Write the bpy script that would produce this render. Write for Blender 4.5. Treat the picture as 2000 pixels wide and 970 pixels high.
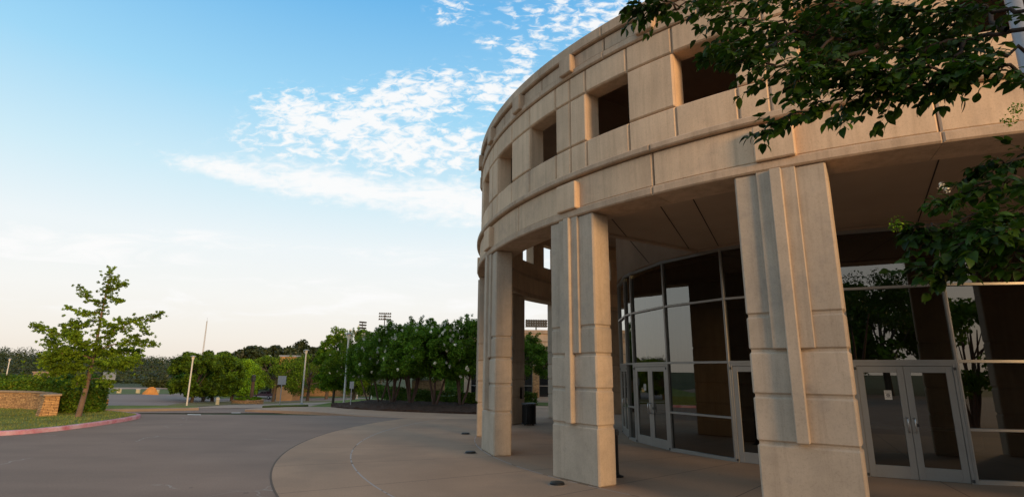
import bpy, math, random
import numpy as np
from mathutils import Vector, Matrix
R_=math.radians
random.seed(7); rng=np.random.default_rng(7)
for o in list(bpy.data.objects): bpy.data.objects.remove(o)
S=bpy.context.scene; COL=S.collection
# ------------------------------------------------------------------ camera
F=1058.345; TH=R_(12.816); RO=R_(.436); EYE=2.2
cd=bpy.data.cameras.new('camera'); cam=bpy.data.objects.new('camera',cd); COL.objects.link(cam)
cd.sensor_width=36; cd.lens=36*F/2000; cd.clip_start=.05; cd.clip_end=6000
cam.matrix_world=Matrix.Translation((0,0,EYE))@Matrix.Rotation(R_(90)+TH,4,'X')@Matrix.Rotation(RO,4,'Z')
S.camera=cam
# ------------------------------------------------------------------ light
S.view_settings.view_transform='Standard'; S.view_settings.look='None'; S.view_settings.gamma=1
S.view_settings.exposure=0.0
SUN_AZ=(0.60,-0.80); SUN_EL=R_(10)
sd=bpy.data.lights.new('sun','SUN'); sun=bpy.data.objects.new('sun',sd); COL.objects.link(sun)
sd.energy=3.3; sd.angle=R_(14); sd.color=(1.0,.60,.26)
sv=Vector((SUN_AZ[0]*math.cos(SUN_EL),SUN_AZ[1]*math.cos(SUN_EL),math.sin(SUN_EL)))
sun.rotation_euler=sv.to_track_quat('Z','Y').to_euler()

def nodes(nt):
    nt.nodes.clear(); L=nt.links
    def N(t,**k):
        n=nt.nodes.new(t)
        for a,b in k.items():
            if a.startswith('i_'):
                key=a[2:]; n.inputs[int(key) if key.isdigit() else key.replace('_',' ')].default_value=b
            else: setattr(n,a,b)
        return n
    return N,L
def ramp(n,stops,interp='LINEAR'):
    cr=n.color_ramp; cr.interpolation=interp
    while len(cr.elements)<len(stops): cr.elements.new(.5)
    for e,(p,c) in zip(cr.elements,stops):
        e.position=p; e.color=tuple(c)+((1,) if len(c)==3 else ())
W=bpy.data.worlds.new('World'); S.world=W; W.use_nodes=True
N,L=nodes(W.node_tree)
def M(op,a,b=None,c=None):
    n=N('ShaderNodeMath',operation=op)
    for i,v in enumerate((a,b,c)):
        if v is None: continue
        if isinstance(v,(int,float)): n.inputs[i].default_value=v
        else: L.new(v,n.inputs[i])
    return n.outputs[0]
tc=N('ShaderNodeTexCoord'); sep=N('ShaderNodeSeparateXYZ'); L.new(tc.outputs['Generated'],sep.inputs[0])
sky=N('ShaderNodeTexSky',sky_type='NISHITA',sun_disc=False); sky.sun_elevation=SUN_EL
sky.sun_rotation=math.atan2(SUN_AZ[0],SUN_AZ[1]); sky.air_density=1; sky.dust_density=1.5
skm=N('ShaderNodeVectorMath',operation='SCALE'); L.new(sky.outputs[0],skm.inputs[0]); skm.inputs[3].default_value=.11
rp=N('ShaderNodeValToRGB'); L.new(sep.outputs[2],rp.inputs[0])
ramp(rp,[(0,(.90,.80,.70)),(.05,(.95,.89,.82)),(.12,(.97,.96,.93)),(.21,(.90,.96,.98)),(.31,(.66,.88,.98)),(.44,(.37,.72,.97)),(.60,(.16,.50,.88)),(.72,(.36,.48,.64)),(1,(.56,.54,.53))])
mx=N('ShaderNodeMix',data_type='RGBA'); mx.inputs[0].default_value=.93
L.new(skm.outputs[0],mx.inputs[6]); L.new(rp.outputs[0],mx.inputs[7])
# clouds, laid out in direction coordinates a = x/|y|, e = z/|y|
ay=M('MAXIMUM',M('ABSOLUTE',sep.outputs[1]),.05)
a_=M('DIVIDE',sep.outputs[0],ay); e_=M('DIVIDE',sep.outputs[2],ay)
def gauss(ca,ce,sa,se,rot):
    c,s=math.cos(rot),math.sin(rot)
    da=M('SUBTRACT',a_,ca); de=M('SUBTRACT',e_,ce)
    x=M('DIVIDE',M('ADD',M('MULTIPLY',da,c),M('MULTIPLY',de,s)),sa)
    y=M('DIVIDE',M('SUBTRACT',M('MULTIPLY',de,c),M('MULTIPLY',da,s)),se)
    return M('EXPONENT',M('MULTIPLY',M('ADD',M('MULTIPLY',x,x),M('MULTIPLY',y,y)),-1))
def addall(l):
    r=l[0]
    for q in l[1:]: r=M('MAXIMUM',r,q)
    return r
cmb=N('ShaderNodeCombineXYZ'); L.new(a_,cmb.inputs[0]); L.new(e_,cmb.inputs[1])
mp=N('ShaderNodeMapping'); L.new(cmb.outputs[0],mp.inputs[0]); mp.inputs['Rotation'].default_value=(0,0,R_(20)); mp.inputs['Scale'].default_value=(1,2.1,1)
n1=N('ShaderNodeTexNoise',noise_dimensions='2D'); L.new(mp.outputs[0],n1.inputs[0])
n1.inputs['Scale'].default_value=30; n1.inputs['Detail'].default_value=7; n1.inputs['Roughness'].default_value=.6; n1.inputs['Distortion'].default_value=.35
mp2=N('ShaderNodeMapping'); L.new(cmb.outputs[0],mp2.inputs[0]); mp2.inputs['Rotation'].default_value=(0,0,R_(9)); mp2.inputs['Scale'].default_value=(1,5,1)
n2=N('ShaderNodeTexNoise',noise_dimensions='2D'); L.new(mp2.outputs[0],n2.inputs[0])
n2.inputs['Scale'].default_value=6; n2.inputs['Detail'].default_value=8; n2.inputs['Roughness'].default_value=.6; n2.inputs['Distortion'].default_value=.5
def smooth(v,lo,hi):
    n=N('ShaderNodeMapRange',interpolation_type='SMOOTHSTEP'); L.new(v,n.inputs[0]); n.inputs[1].default_value=lo; n.inputs[2].default_value=hi; return n.outputs[0]
puff=addall([gauss(-.42,.50,.10,.05,R_(-10)),gauss(-.33,.475,.20,.062,R_(8)),gauss(-.22,.53,.17,.06,R_(14)),gauss(-.20,.43,.20,.055,R_(0)),M('MULTIPLY',gauss(-.02,.56,.09,.045,R_(20)),.9),M('MULTIPLY',gauss(.02,.645,.045,.04,R_(60)),.75),M('MULTIPLY',gauss(-.13,.74,.05,.04,0),.62),M('MULTIPLY',gauss(-.05,.665,.03,.015,0),.7),M('MULTIPLY',gauss(.3,.72,.3,.1,0),.8)])
pc0=smooth(M('ADD',puff,M('MULTIPLY',M('SUBTRACT',n1.outputs[0],.5),3.0)),.20,1.08)
pc=M('MULTIPLY',pc0,smooth(puff,.06,.38))
streak=addall([gauss(-.52,.372,.17,.022,R_(-13)),gauss(-.34,.35,.24,.036,R_(-9)),gauss(-.10,.315,.24,.042,R_(-9)),gauss(.05,.31,.16,.055,R_(-4))])
n12=M('ADD',M('MULTIPLY',n1.outputs[0],.5),M('MULTIPLY',n2.outputs[0],.5))
sc0=smooth(M('ADD',streak,M('MULTIPLY',M('SUBTRACT',n12,.5),2.2)),.10,1.0)
sc=M('MULTIPLY',sc0,smooth(streak,.03,.3))
low=addall([M('MULTIPLY',gauss(-.95,.235,.35,.035,R_(-5)),.8),M('MULTIPLY',gauss(-.55,.235,.22,.018,R_(-5)),.7),M('MULTIPLY',gauss(-.1,.21,.3,.02,0),.6),M('MULTIPLY',gauss(-.2,.13,.9,.05,0),.5)])
lc=M('MULTIPLY',M('MULTIPLY',smooth(M('ADD',low,M('MULTIPLY',M('SUBTRACT',n2.outputs[0],.5),2.4)),.2,1.1),smooth(low,.05,.4)),.9)
front=smooth(sep.outputs[1],-.2,.1)
cl=M('MAXIMUM',M('MAXIMUM',pc,sc),lc)
m2=N('ShaderNodeMix',data_type='RGBA'); L.new(M('MULTIPLY',cl,.93),m2.inputs[0]); L.new(mx.outputs[2],m2.inputs[6]); m2.inputs[7].default_value=(.99,.985,.98,1)
# warm glow low over the horizon on the sun's side
vd=N('ShaderNodeVectorMath',operation='DOT_PRODUCT'); L.new(tc.outputs['Generated'],vd.inputs[0]); vd.inputs[1].default_value=sv
gl=M('MULTIPLY',smooth(vd.outputs['Value'],.15,1.0),smooth(M('MULTIPLY',sep.outputs[2],-1),-.6,-.05))
m3=N('ShaderNodeMix',data_type='RGBA'); L.new(M('MULTIPLY',gl,.5),m3.inputs[0]); L.new(m2.outputs[2],m3.inputs[6]); m3.inputs[7].default_value=(.80,.60,.46,1)
bg=N('ShaderNodeBackground'); L.new(m3.outputs[2],bg.inputs[0]); bg.inputs[1].default_value=1.0
wo=N('ShaderNodeOutputWorld'); L.new(bg.outputs[0],wo.inputs[0])

# ------------------------------------------------------------------ materials
def mat(name,base,rough=.8,var=.15,scale=3.,fine=60.,bump=.15,stain=None,streaks=0.,spec=.3,metal=0.,leaf=False,custom=None,bdist=.01):
    m=bpy.data.materials.new(name); m.use_nodes=True
    N,L=nodes(m.node_tree)
    out=N('ShaderNodeOutputMaterial'); b=N('ShaderNodeBsdfPrincipled'); L.new(b.outputs[0],out.inputs[0])
    b.inputs['Roughness'].default_value=rough; b.inputs['Metallic'].default_value=metal; b.inputs['Specular IOR Level'].default_value=spec
    tc=N('ShaderNodeTexCoord'); co=tc.outputs['Object']
    n=N('ShaderNodeTexNoise',i_Scale=scale,i_Detail=5.,i_Roughness=.6); L.new(co,n.inputs[0])
    f=N('ShaderNodeTexNoise',i_Scale=fine,i_Detail=3.); L.new(co,f.inputs[0])
    r=N('ShaderNodeValToRGB'); L.new(n.outputs[0],r.inputs[0])
    lo=tuple(c*(1-var) for c in base); hi=tuple(min(1,c*(1+var)) for c in base)
    ramp(r,[(.3,lo),(.7,hi)])
    cur=r.outputs[0]
    f2=N('ShaderNodeValToRGB'); L.new(f.outputs[0],f2.inputs[0]); ramp(f2,[(.3,(1-var*.8,)*3),(.7,(1+var*.0,)*3)])
    x=N('ShaderNodeMix',data_type='RGBA',blend_type='MULTIPLY'); x.inputs[0].default_value=1; L.new(cur,x.inputs[6]); L.new(f2.outputs[0],x.inputs[7]); cur=x.outputs[2]
    if streaks:
        mp=N('ShaderNodeMapping'); mp.inputs['Scale'].default_value=(2.4,2.4,.22); L.new(co,mp.inputs[0])
        s=N('ShaderNodeTexNoise',i_Scale=1.6,i_Detail=6.,i_Roughness=.65); L.new(mp.outputs[0],s.inputs[0])
        s2=N('ShaderNodeValToRGB'); L.new(s.outputs[0],s2.inputs[0]); ramp(s2,[(.36,(1-streaks,)*3),(.60,(1,1,1))])
        x=N('ShaderNodeMix',data_type='RGBA',blend_type='MULTIPLY'); x.inputs[0].default_value=1; L.new(cur,x.inputs[6]); L.new(s2.outputs[0],x.inputs[7]); cur=x.outputs[2]
    if stain:
        s=N('ShaderNodeTexNoise',i_Scale=stain[1],i_Detail=4.,i_Roughness=.7); L.new(co,s.inputs[0])
        s2=N('ShaderNodeValToRGB'); L.new(s.outputs[0],s2.inputs[0]); ramp(s2,[(stain[2],(0,0,0)),(stain[3],(1,1,1))])
        x=N('ShaderNodeMix',data_type='RGBA'); L.new(s2.outputs[0],x.inputs[0]); L.new(cur,x.inputs[6]); x.inputs[7].default_value=tuple(stain[0])+(1,); cur=x.outputs[2]
    if custom: cur=custom(N,L,co,cur,b)
    L.new(cur,b.inputs['Base Color'])
    if bump:
        bp=N('ShaderNodeBump',i_Strength=bump,i_Distance=bdist); L.new(f.outputs[0],bp.inputs['Height']); L.new(bp.outputs[0],b.inputs['Normal'])
    return m
def panel_custom(N,L,co,cur,b):
    g=N('ShaderNodeNewGeometry'); mr=N('ShaderNodeMapRange'); L.new(g.outputs['Random Per Island'],mr.inputs[0]); mr.inputs[3].default_value=.90; mr.inputs[4].default_value=1.07
    h=N('ShaderNodeHueSaturation'); L.new(cur,h.inputs['Color']); L.new(mr.outputs[0],h.inputs['Value'])
    # run-off marks: fine vertical streaks of soot and pale lime
    mp=N('ShaderNodeMapping'); mp.inputs['Scale'].default_value=(7,7,.35); L.new(co,mp.inputs[0])
    s=N('ShaderNodeTexNoise',i_Scale=1.,i_Detail=5.,i_Roughness=.7); L.new(mp.outputs[0],s.inputs[0])
    r=N('ShaderNodeValToRGB'); L.new(s.outputs[0],r.inputs[0]); ramp(r,[(.34,(.72,.70,.68)),(.50,(1,1,1)),(.66,(1,1,1)),(.76,(1.12,1.12,1.12))])
    x=N('ShaderNodeMix',data_type='RGBA',blend_type='MULTIPLY'); x.inputs[0].default_value=.45; L.new(h.outputs[0],x.inputs[6]); L.new(r.outputs[0],x.inputs[7])
    n=N('ShaderNodeTexNoise',i_Scale=34.,i_Detail=4.,i_Roughness=.8); L.new(co,n.inputs[0]); r2=N('ShaderNodeValToRGB'); L.new(n.outputs[0],r2.inputs[0]); ramp(r2,[(.30,(.80,.79,.78)),(.45,(1,1,1)),(.7,(1.06,1.06,1.06))])
    y=N('ShaderNodeMix',data_type='RGBA',blend_type='MULTIPLY'); y.inputs[0].default_value=1.; L.new(x.outputs[2],y.inputs[6]); L.new(r2.outputs[0],y.inputs[7])
    return y.outputs[2]
def leafmat(name,cols,trans=.25,rough=.5,spec=.35,patch=1.3):
    m=bpy.data.materials.new(name); m.use_nodes=True
    N,L=nodes(m.node_tree)
    out=N('ShaderNodeOutputMaterial'); b=N('ShaderNodeBsdfPrincipled',i_Roughness=rough); b.inputs['Specular IOR Level'].default_value=spec
    g=N('ShaderNodeNewGeometry'); oi=N('ShaderNodeObjectInfo')
    r=N('ShaderNodeValToRGB'); L.new(g.outputs['Random Per Island'],r.inputs[0]); ramp(r,[(i/(len(cols)-1),c) for i,c in enumerate(cols)])
    h=N('ShaderNodeHueSaturation'); L.new(r.outputs[0],h.inputs['Color'])
    mr=N('ShaderNodeMapRange'); L.new(oi.outputs['Random'],mr.inputs[0]); mr.inputs[3].default_value=.8; mr.inputs[4].default_value=1.2
    tc=N('ShaderNodeTexCoord'); nz=N('ShaderNodeTexNoise',i_Scale=patch,i_Detail=2.); L.new(tc.outputs['Object'],nz.inputs[0])
    m2=N('ShaderNodeMapRange'); L.new(nz.outputs[0],m2.inputs[0]); m2.inputs[1].default_value=.32; m2.inputs[2].default_value=.68; m2.inputs[3].default_value=.6; m2.inputs[4].default_value=1.45
    mm=N('ShaderNodeMath',operation='MULTIPLY'); L.new(mr.outputs[0],mm.inputs[0]); L.new(m2.outputs[0],mm.inputs[1]); L.new(mm.outputs[0],h.inputs['Value'])
    L.new(h.outputs[0],b.inputs['Base Color'])
    t=N('ShaderNodeBsdfTranslucent'); L.new(h.outputs[0],t.inputs[0]); mx=N('ShaderNodeMixShader'); mx.inputs[0].default_value=trans
    L.new(b.outputs[0],mx.inputs[1]); L.new(t.outputs[0],mx.inputs[2]); L.new(mx.outputs[0],out.inputs[0])
    return m
CX,CY,KA,KP=12.071,19.682,R_(19.623),R_(176.554)
def plaza_custom(N,L,co,cur,b):
    def M(op,a,c=None):
        n=N('ShaderNodeMath',operation=op)
        for i,v in enumerate((a,c)):
            if v is None: continue
            if isinstance(v,(int,float)): n.inputs[i].default_value=v
            else: L.new(v,n.inputs[i])
        return n.outputs[0]
    sp=N('ShaderNodeSeparateXYZ'); L.new(co,sp.inputs[0])
    x,y=sp.outputs[0],sp.outputs[1]
    r=M('SQRT',M('ADD',M('MULTIPLY',x,x),M('MULTIPLY',y,y)))
    th=M('ADD',M('ARCTAN2',y,x),4*math.pi-KP)
    k=M('DIVIDE',th,KA/2)
    fr=M('ABSOLUTE',M('SUBTRACT',M('FRACT',M('ADD',k,.5)),.5))
    dr=M('MULTIPLY',M('MULTIPLY',fr,KA/2),r)          # distance to the nearest radial joint
    cut=M('LESS_THAN',dr,.015)
    for R0 in (13.35,):
        pass
    c1=M('LESS_THAN',M('ABSOLUTE',M('SUBTRACT',r,16.9)),.018)
    c2=M('LESS_THAN',M('ABSOLUTE',M('SUBTRACT',r,13.28)),.014)
    edge=M('GREATER_THAN',r,18.655)
    dark=M('MAXIMUM',M('MULTIPLY',cut,.55),M('MULTIPLY',edge,.75))
    nz=N('ShaderNodeTexNoise',i_Scale=2.2,i_Detail=4.); L.new(co,nz.inputs[0])
    wh=M('MULTIPLY',M('MAXIMUM',c1,c2),M('GREATER_THAN',nz.outputs[0],.42))
    wd=M('MULTIPLY',M('MAXIMUM',c1,c2),.6)
    a=N('ShaderNodeMix',data_type='RGBA'); L.new(M('MAXIMUM',dark,wd),a.inputs[0]); L.new(cur,a.inputs[6]); a.inputs[7].default_value=(.035,.03,.028,1)
    w=N('ShaderNodeMix',data_type='RGBA'); L.new(M('MULTIPLY',wh,.5),w.inputs[0]); L.new(a.outputs[2],w.inputs[6]); w.inputs[7].default_value=(.55,.55,.56,1)
    vs_=N('ShaderNodeTexVoronoi',i_Scale=1.1); L.new(co,vs_.inputs[0]); vl=N('ShaderNodeMath',operation='LESS_THAN'); L.new(vs_.outputs['Distance'],vl.inputs[0]); vl.inputs[1].default_value=.035
    vm=N('ShaderNodeMath',operation='MULTIPLY'); L.new(vl.outputs[0],vm.inputs[0]); vm.inputs[1].default_value=.45
    vx=N('ShaderNodeMix',data_type='RGBA'); L.new(vm.outputs[0],vx.inputs[0]); L.new(w.outputs[2],vx.inputs[6]); vx.inputs[7].default_value=(.06,.05,.045,1)
    ns=N('ShaderNodeTexNoise',i_Scale=26.,i_Detail=3.,i_Roughness=.8); L.new(co,ns.inputs[0]); nr=N('ShaderNodeValToRGB'); L.new(ns.outputs[0],nr.inputs[0]); ramp(nr,[(.3,(.84,.84,.84)),(.7,(1.1,1.1,1.1))])
    vy=N('ShaderNodeMix',data_type='RGBA',blend_type='MULTIPLY'); vy.inputs[0].default_value=1; L.new(vx.outputs[2],vy.inputs[6]); L.new(nr.outputs[0],vy.inputs[7])
    return vy.outputs[2]
def drive_custom(N,L,co,cur,b):
    nz=N('ShaderNodeTexNoise',i_Scale=.7,i_Detail=5.); L.new(co,nz.inputs[0])
    ms=N('ShaderNodeVectorMath',operation='MULTIPLY_ADD'); L.new(nz.outputs[1],ms.inputs[0]); ms.inputs[1].default_value=(1.6,1.6,0); L.new(co,ms.inputs[2])
    v=N('ShaderNodeTexVoronoi',feature='DISTANCE_TO_EDGE',i_Scale=.13); L.new(ms.outputs[0],v.inputs[0])
    lt=N('ShaderNodeMath',operation='LESS_THAN'); L.new(v.outputs['Distance'],lt.inputs[0]); lt.inputs[1].default_value=.0022
    n2=N('ShaderNodeTexNoise',i_Scale=.35,i_Detail=2.); L.new(co,n2.inputs[0]); g=N('ShaderNodeMath',operation='GREATER_THAN'); L.new(n2.outputs[0],g.inputs[0]); g.inputs[1].default_value=.52
    m=N('ShaderNodeMath',operation='MULTIPLY'); L.new(lt.outputs[0],m.inputs[0]); L.new(g.outputs[0],m.inputs[1])
    a=N('ShaderNodeMix',data_type='RGBA'); L.new(m.outputs[0],a.inputs[0]); L.new(cur,a.inputs[6]); a.inputs[7].default_value=(.30,.26,.23,1)
    mp=N('ShaderNodeMapping'); mp.inputs['Scale'].default_value=(.5,1.6,1); mp.inputs['Rotation'].default_value=(0,0,R_(18)); L.new(co,mp.inputs[0])
    n3=N('ShaderNodeTexNoise',i_Scale=.5,i_Detail=5.); L.new(mp.outputs[0],n3.inputs[0]); r=N('ShaderNodeValToRGB'); L.new(n3.outputs[0],r.inputs[0]); ramp(r,[(.35,(.91,.91,.91)),(.6,(1.03,1.03,1.03))])
    x=N('ShaderNodeMix',data_type='RGBA',blend_type='MULTIPLY'); x.inputs[0].default_value=1; L.new(a.outputs[2],x.inputs[6]); L.new(r.outputs[0],x.inputs[7])
    vs_=N('ShaderNodeTexVoronoi',i_Scale=.7); L.new(co,vs_.inputs[0]); vl=N('ShaderNodeMath',operation='LESS_THAN'); L.new(vs_.outputs['Distance'],vl.inputs[0]); vl.inputs[1].default_value=.035
    vm=N('ShaderNodeMath',operation='MULTIPLY'); L.new(vl.outputs[0],vm.inputs[0]); vm.inputs[1].default_value=.45
    vx=N('ShaderNodeMix',data_type='RGBA'); L.new(vm.outputs[0],vx.inputs[0]); L.new(x.outputs[2],vx.inputs[6]); vx.inputs[7].default_value=(.06,.05,.045,1)
    ns=N('ShaderNodeTexNoise',i_Scale=26.,i_Detail=3.,i_Roughness=.8); L.new(co,ns.inputs[0]); nr=N('ShaderNodeValToRGB'); L.new(ns.outputs[0],nr.inputs[0]); ramp(nr,[(.3,(.84,.84,.84)),(.7,(1.1,1.1,1.1))])
    vy=N('ShaderNodeMix',data_type='RGBA',blend_type='MULTIPLY'); vy.inputs[0].default_value=1; L.new(vx.outputs[2],vy.inputs[6]); L.new(nr.outputs[0],vy.inputs[7])
    return vy.outputs[2]
def stone_custom(N,L,co,cur,b):
    # thin stacked ledgestone courses; uses height and distance round the wall
    sp=N('ShaderNodeSeparateXYZ'); L.new(co,sp.inputs[0])
    ad=N('ShaderNodeMath',operation='MULTIPLY_ADD'); L.new(sp.outputs[1],ad.inputs[0]); ad.inputs[1].default_value=.28; L.new(sp.outputs[0],ad.inputs[2])
    cb=N('ShaderNodeCombineXYZ'); L.new(ad.outputs[0],cb.inputs[0]); L.new(sp.outputs[2],cb.inputs[1])
    nz=N('ShaderNodeTexNoise',i_Scale=2.,i_Detail=2.); L.new(co,nz.inputs[0])
    ms=N('ShaderNodeVectorMath',operation='MULTIPLY_ADD'); L.new(nz.outputs[1],ms.inputs[0]); ms.inputs[1].default_value=(.12,.05,0); L.new(cb.outputs[0],ms.inputs[2])
    br=N('ShaderNodeTexBrick',offset=.37,squash=.7,squash_frequency=3); L.new(ms.outputs[0],br.inputs[0])
    br.inputs['Scale'].default_value=1; br.inputs['Brick Width'].default_value=.30; br.inputs['Row Height'].default_value=.07; br.inputs['Mortar Size'].default_value=.008
    br.inputs['Color1'].default_value=(.66,.40,.18,1); br.inputs['Color2'].default_value=(.40,.23,.11,1); br.inputs['Mortar'].default_value=(.10,.06,.035,1)
    mx=N('ShaderNodeMix',data_type='RGBA',blend_type='MULTIPLY'); mx.inputs[0].default_value=1; L.new(br.outputs[0],mx.inputs[6])
    r=N('ShaderNodeValToRGB'); n=N('ShaderNodeTexNoise',i_Scale=9.,i_Detail=4.); L.new(co,n.inputs[0]); L.new(n.outputs[0],r.inputs[0]); ramp(r,[(.3,(.7,.7,.7)),(.7,(1.15,1.15,1.15))]); L.new(r.outputs[0],mx.inputs[7])
    return mx.outputs[2]
def kerb_custom(N,L,co,cur,b):
    n=N('ShaderNodeTexNoise',i_Scale=.9,i_Detail=6.,i_Roughness=.75); L.new(co,n.inputs[0])
    r=N('ShaderNodeValToRGB'); L.new(n.outputs[0],r.inputs[0]); ramp(r,[(.34,(.36,.07,.09)),(.46,(.44,.20,.26)),(.62,(.50,.38,.46))])
    return r.outputs[0]
MT={}
MT['precast']=mat('precast_concrete',(.70,.50,.33),.85,.10,1.2,140.,.25,streaks=.13,stain=((.44,.32,.23),.7,.55,.8),bdist=.004,custom=panel_custom)
MT['precast_band']=mat('precast_band',(.57,.41,.28),.85,.12,1.5,140.,.25,streaks=.18,bdist=.004,custom=panel_custom)
MT['column']=mat('column_concrete',(.50,.40,.30),.85,.12,2.2,170.,.4,streaks=.05,stain=((.27,.23,.19),1.1,.52,.78),bdist=.004,custom=panel_custom)
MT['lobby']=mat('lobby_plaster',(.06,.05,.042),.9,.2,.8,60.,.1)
MT['soffit']=mat('soffit_plaster',(.42,.31,.22),.9,.08,.8,90.,.1)
MT['dark_inner']=mat('inner_plaster',(.42,.31,.23),.9,.15,.8,60.,.1)
MT['joint']=mat('joint_sealant',(.03,.025,.02),.9,.1,3,30,0)
MT['plaza']=mat('plaza_concrete',(.385,.26,.172),.8,.14,.35,200.,.3,stain=((.26,.185,.13),.22,.48,.72),custom=plaza_custom,bdist=.002,streaks=0)
MT['apron']=mat('apron_concrete',(.42,.29,.20),.85,.12,.5,150.,.2,stain=((.32,.23,.165),.4,.5,.75),bdist=.002)
MT['drive']=mat('drive_concrete',(.255,.186,.145),.85,.13,.22,160.,.3,stain=((.20,.142,.112),.13,.45,.75),bdist=.003,custom=drive_custom)
MT['asphalt']=mat('asphalt',(.24,.18,.155),.85,.12,.12,120.,.2)
MT['road']=mat('road_concrete',(.38,.27,.20),.85,.1,.15,100.,.2)
MT['kerb']=mat('kerb_concrete',(.27,.22,.18),.9,.15,1.,60.,.2)
MT['redkerb']=mat('red_painted_kerb',(.4,.2,.2),.8,.1,1,80.,.2,custom=kerb_custom)
MT['lawn']=mat('lawn',(.145,.20,.035),.95,.25,.5,30.,.8,stain=((.20,.18,.06),.35,.5,.8),bdist=.05)
MT['far_lawn']=mat('far_lawn',(.09,.13,.03),.95,.25,.12,5.,.5,stain=((.15,.11,.05),.08,.55,.8),bdist=.05)
MT['dry_lawn']=mat('dry_lawn',(.17,.145,.05),.95,.25,.2,8.,.5,stain=((.17,.12,.06),.15,.5,.75),bdist=.05)
MT['ground']=mat('open_ground',(.045,.065,.02),.95,.3,.02,1.,.3,bdist=.1)
MT['mulch']=mat('bark_mulch',(.085,.045,.028),.95,.5,6.,50.,1.,bdist=.05)
MT['stone']=mat('ledge_stone',(.4,.3,.2),.9,.1,2,40.,.9,custom=stone_custom,bdist=.02)
MT['cap']=mat('stone_cap',(.36,.27,.19),.9,.2,3,50.,.3)
MT['brick']=mat('tan_brick',(.40,.25,.14),.9,.15,2,40.,.2,custom=stone_custom)
MT['obrick']=mat('orange_brick',(.55,.29,.12),.9,.12,1,20.,.2)
MT['alu']=mat('aluminium_frame',(.34,.33,.31),.38,.06,2,60.,.03,spec=.5,metal=.45)
MT['steel']=mat('brushed_steel',(.5,.5,.5),.3,.05,4,60,0,spec=.5,metal=.9)
MT['galv']=mat('galvanised_pole',(.34,.35,.37),.5,.1,6,60,.05,spec=.5,metal=.5)
MT['white']=mat('white_paint',(.66,.63,.58),.5,.06,3,30,0)
MT['black']=mat('black_paint',(.012,.012,.012),.45,.1,4,40,0)
MT['dgrey']=mat('dark_grey_metal',(.06,.06,.06),.6,.15,4,40,.05)
MT['signback']=mat('sign_back',(.42,.38,.33),.6,.1,3,30,0)
MT['beige']=mat('beige_plastic',(.55,.48,.30),.6,.08,3,30,0)
MT['yellow']=mat('yellow_tag',(.55,.62,.03),.6,.05,3,30,0)
MT['red']=mat('stop_sign_red',(.55,.03,.02),.5,.05,3,30,0)
MT['orange']=mat('orange_dirt',(.62,.27,.07),.95,.15,1,20,.5)
MT['bark']=mat('grey_bark',(.10,.075,.055),.9,.3,6,40,.9,bdist=.02)
MT['ginkgo_bark']=mat('ginkgo_bark',(.20,.135,.10),.9,.25,5,35,1.,bdist=.03)
MT['smooth_bark']=mat('smooth_bark',(.15,.085,.06),.7,.3,4,25,.2)
MT['twig']=mat('twig_bark',(.045,.03,.022),.8,.2,8,60,.3)
MT['maroon']=mat('maroon_car_paint',(.06,.02,.035),.3,.05,2,20,0,spec=.6)
MT['silver']=mat('silver_car_paint',(.4,.37,.38),.35,.05,2,20,0,spec=.5,metal=.3)
MT['rubber']=mat('tyre_rubber',(.015,.015,.015),.85,.1,5,50,.1)
MT['dglass']=mat('dark_glass',(.01,.012,.014),.08,.05,2,20,0,spec=.7)
MT['lens']=mat('lamp_lens',(.7,.66,.58),.25,.05,2,20,0,spec=.5)
MT['floor_in']=mat('lobby_floor',(.10,.085,.07),.4,.1,1,40,0)
MT['wood']=mat('utility_pole_wood',(.16,.10,.07),.9,.2,4,40,.3)
MT['leaf_ginkgo']=leafmat('ginkgo_leaf',[(0.0979, 0.187, 0.0125),(0.1692, 0.2855, 0.0187),(0.2494, 0.374, 0.026),(0.0712, 0.1379, 0.0104)],.28,.6,.12)
MT['leaf_myrtle']=leafmat('myrtle_leaf',[(0.054, 0.1265, 0.0088),(0.0864, 0.184, 0.011),(0.1728, 0.2645, 0.022),(0.0378, 0.092, 0.0066),(0.1188, 0.2185, 0.0154)],.3,.6,.12,patch=1.6)
MT['leaf_bright']=leafmat('maple_leaf',[(0.0802, 0.1662, 0.0084),(0.1504, 0.2771, 0.0118),(0.2206, 0.3769, 0.0168),(0.0501, 0.1109, 0.0067)],.25,.6,.12)
MT['leaf_oak']=leafmat('oak_leaf',[(0.0408, 0.0838, 0.0066),(0.0742, 0.1424, 0.0092),(0.1113, 0.1885, 0.0119),(0.0297, 0.0586, 0.0053)],.2,.6,.12)
MT['leaf_far']=leafmat('far_leaf',[(.022,.036,.010),(.034,.052,.013),(.05,.07,.018),(.018,.028,.010)],.15,patch=.07)
MT['leaf_hedge']=leafmat('hedge_leaf',[(0.0287, 0.0749, 0.0067),(0.0528, 0.1186, 0.0084),(0.0864, 0.156, 0.0118),(0.108, 0.1248, 0.0126)],.12,.6,.12)
MT['leaf_near']=leafmat('broad_leaf',[(0.0179, 0.0539, 0.004),(0.0336, 0.0861, 0.0057),(0.0536, 0.1211, 0.0079),(0.0112, 0.0323, 0.0034)],.38,.5,.25,patch=3.)
MT['blossom']=leafmat('white_blossom',[(.80,.74,.60),(.9,.85,.72)],.35)
MT['grass']=leafmat('grass_blade',[(0.0975, 0.15, 0.024),(0.15, 0.2025, 0.036),(0.24, 0.225, 0.06),(0.075, 0.12, 0.018)],.2)
MT['truckred']=MT['red']
g=bpy.data.materials.new('tinted_glass'); g.use_nodes=True
N,L=nodes(g.node_tree); out=N('ShaderNodeOutputMaterial'); tr=N('ShaderNodeBsdfTransparent'); tr.inputs[0].default_value=(.20,.21,.19,1)
gl=N('ShaderNodeBsdfGlossy'); gl.inputs['Roughness'].default_value=.004; gl.inputs[0].default_value=(.95,.97,.93,1)
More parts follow.
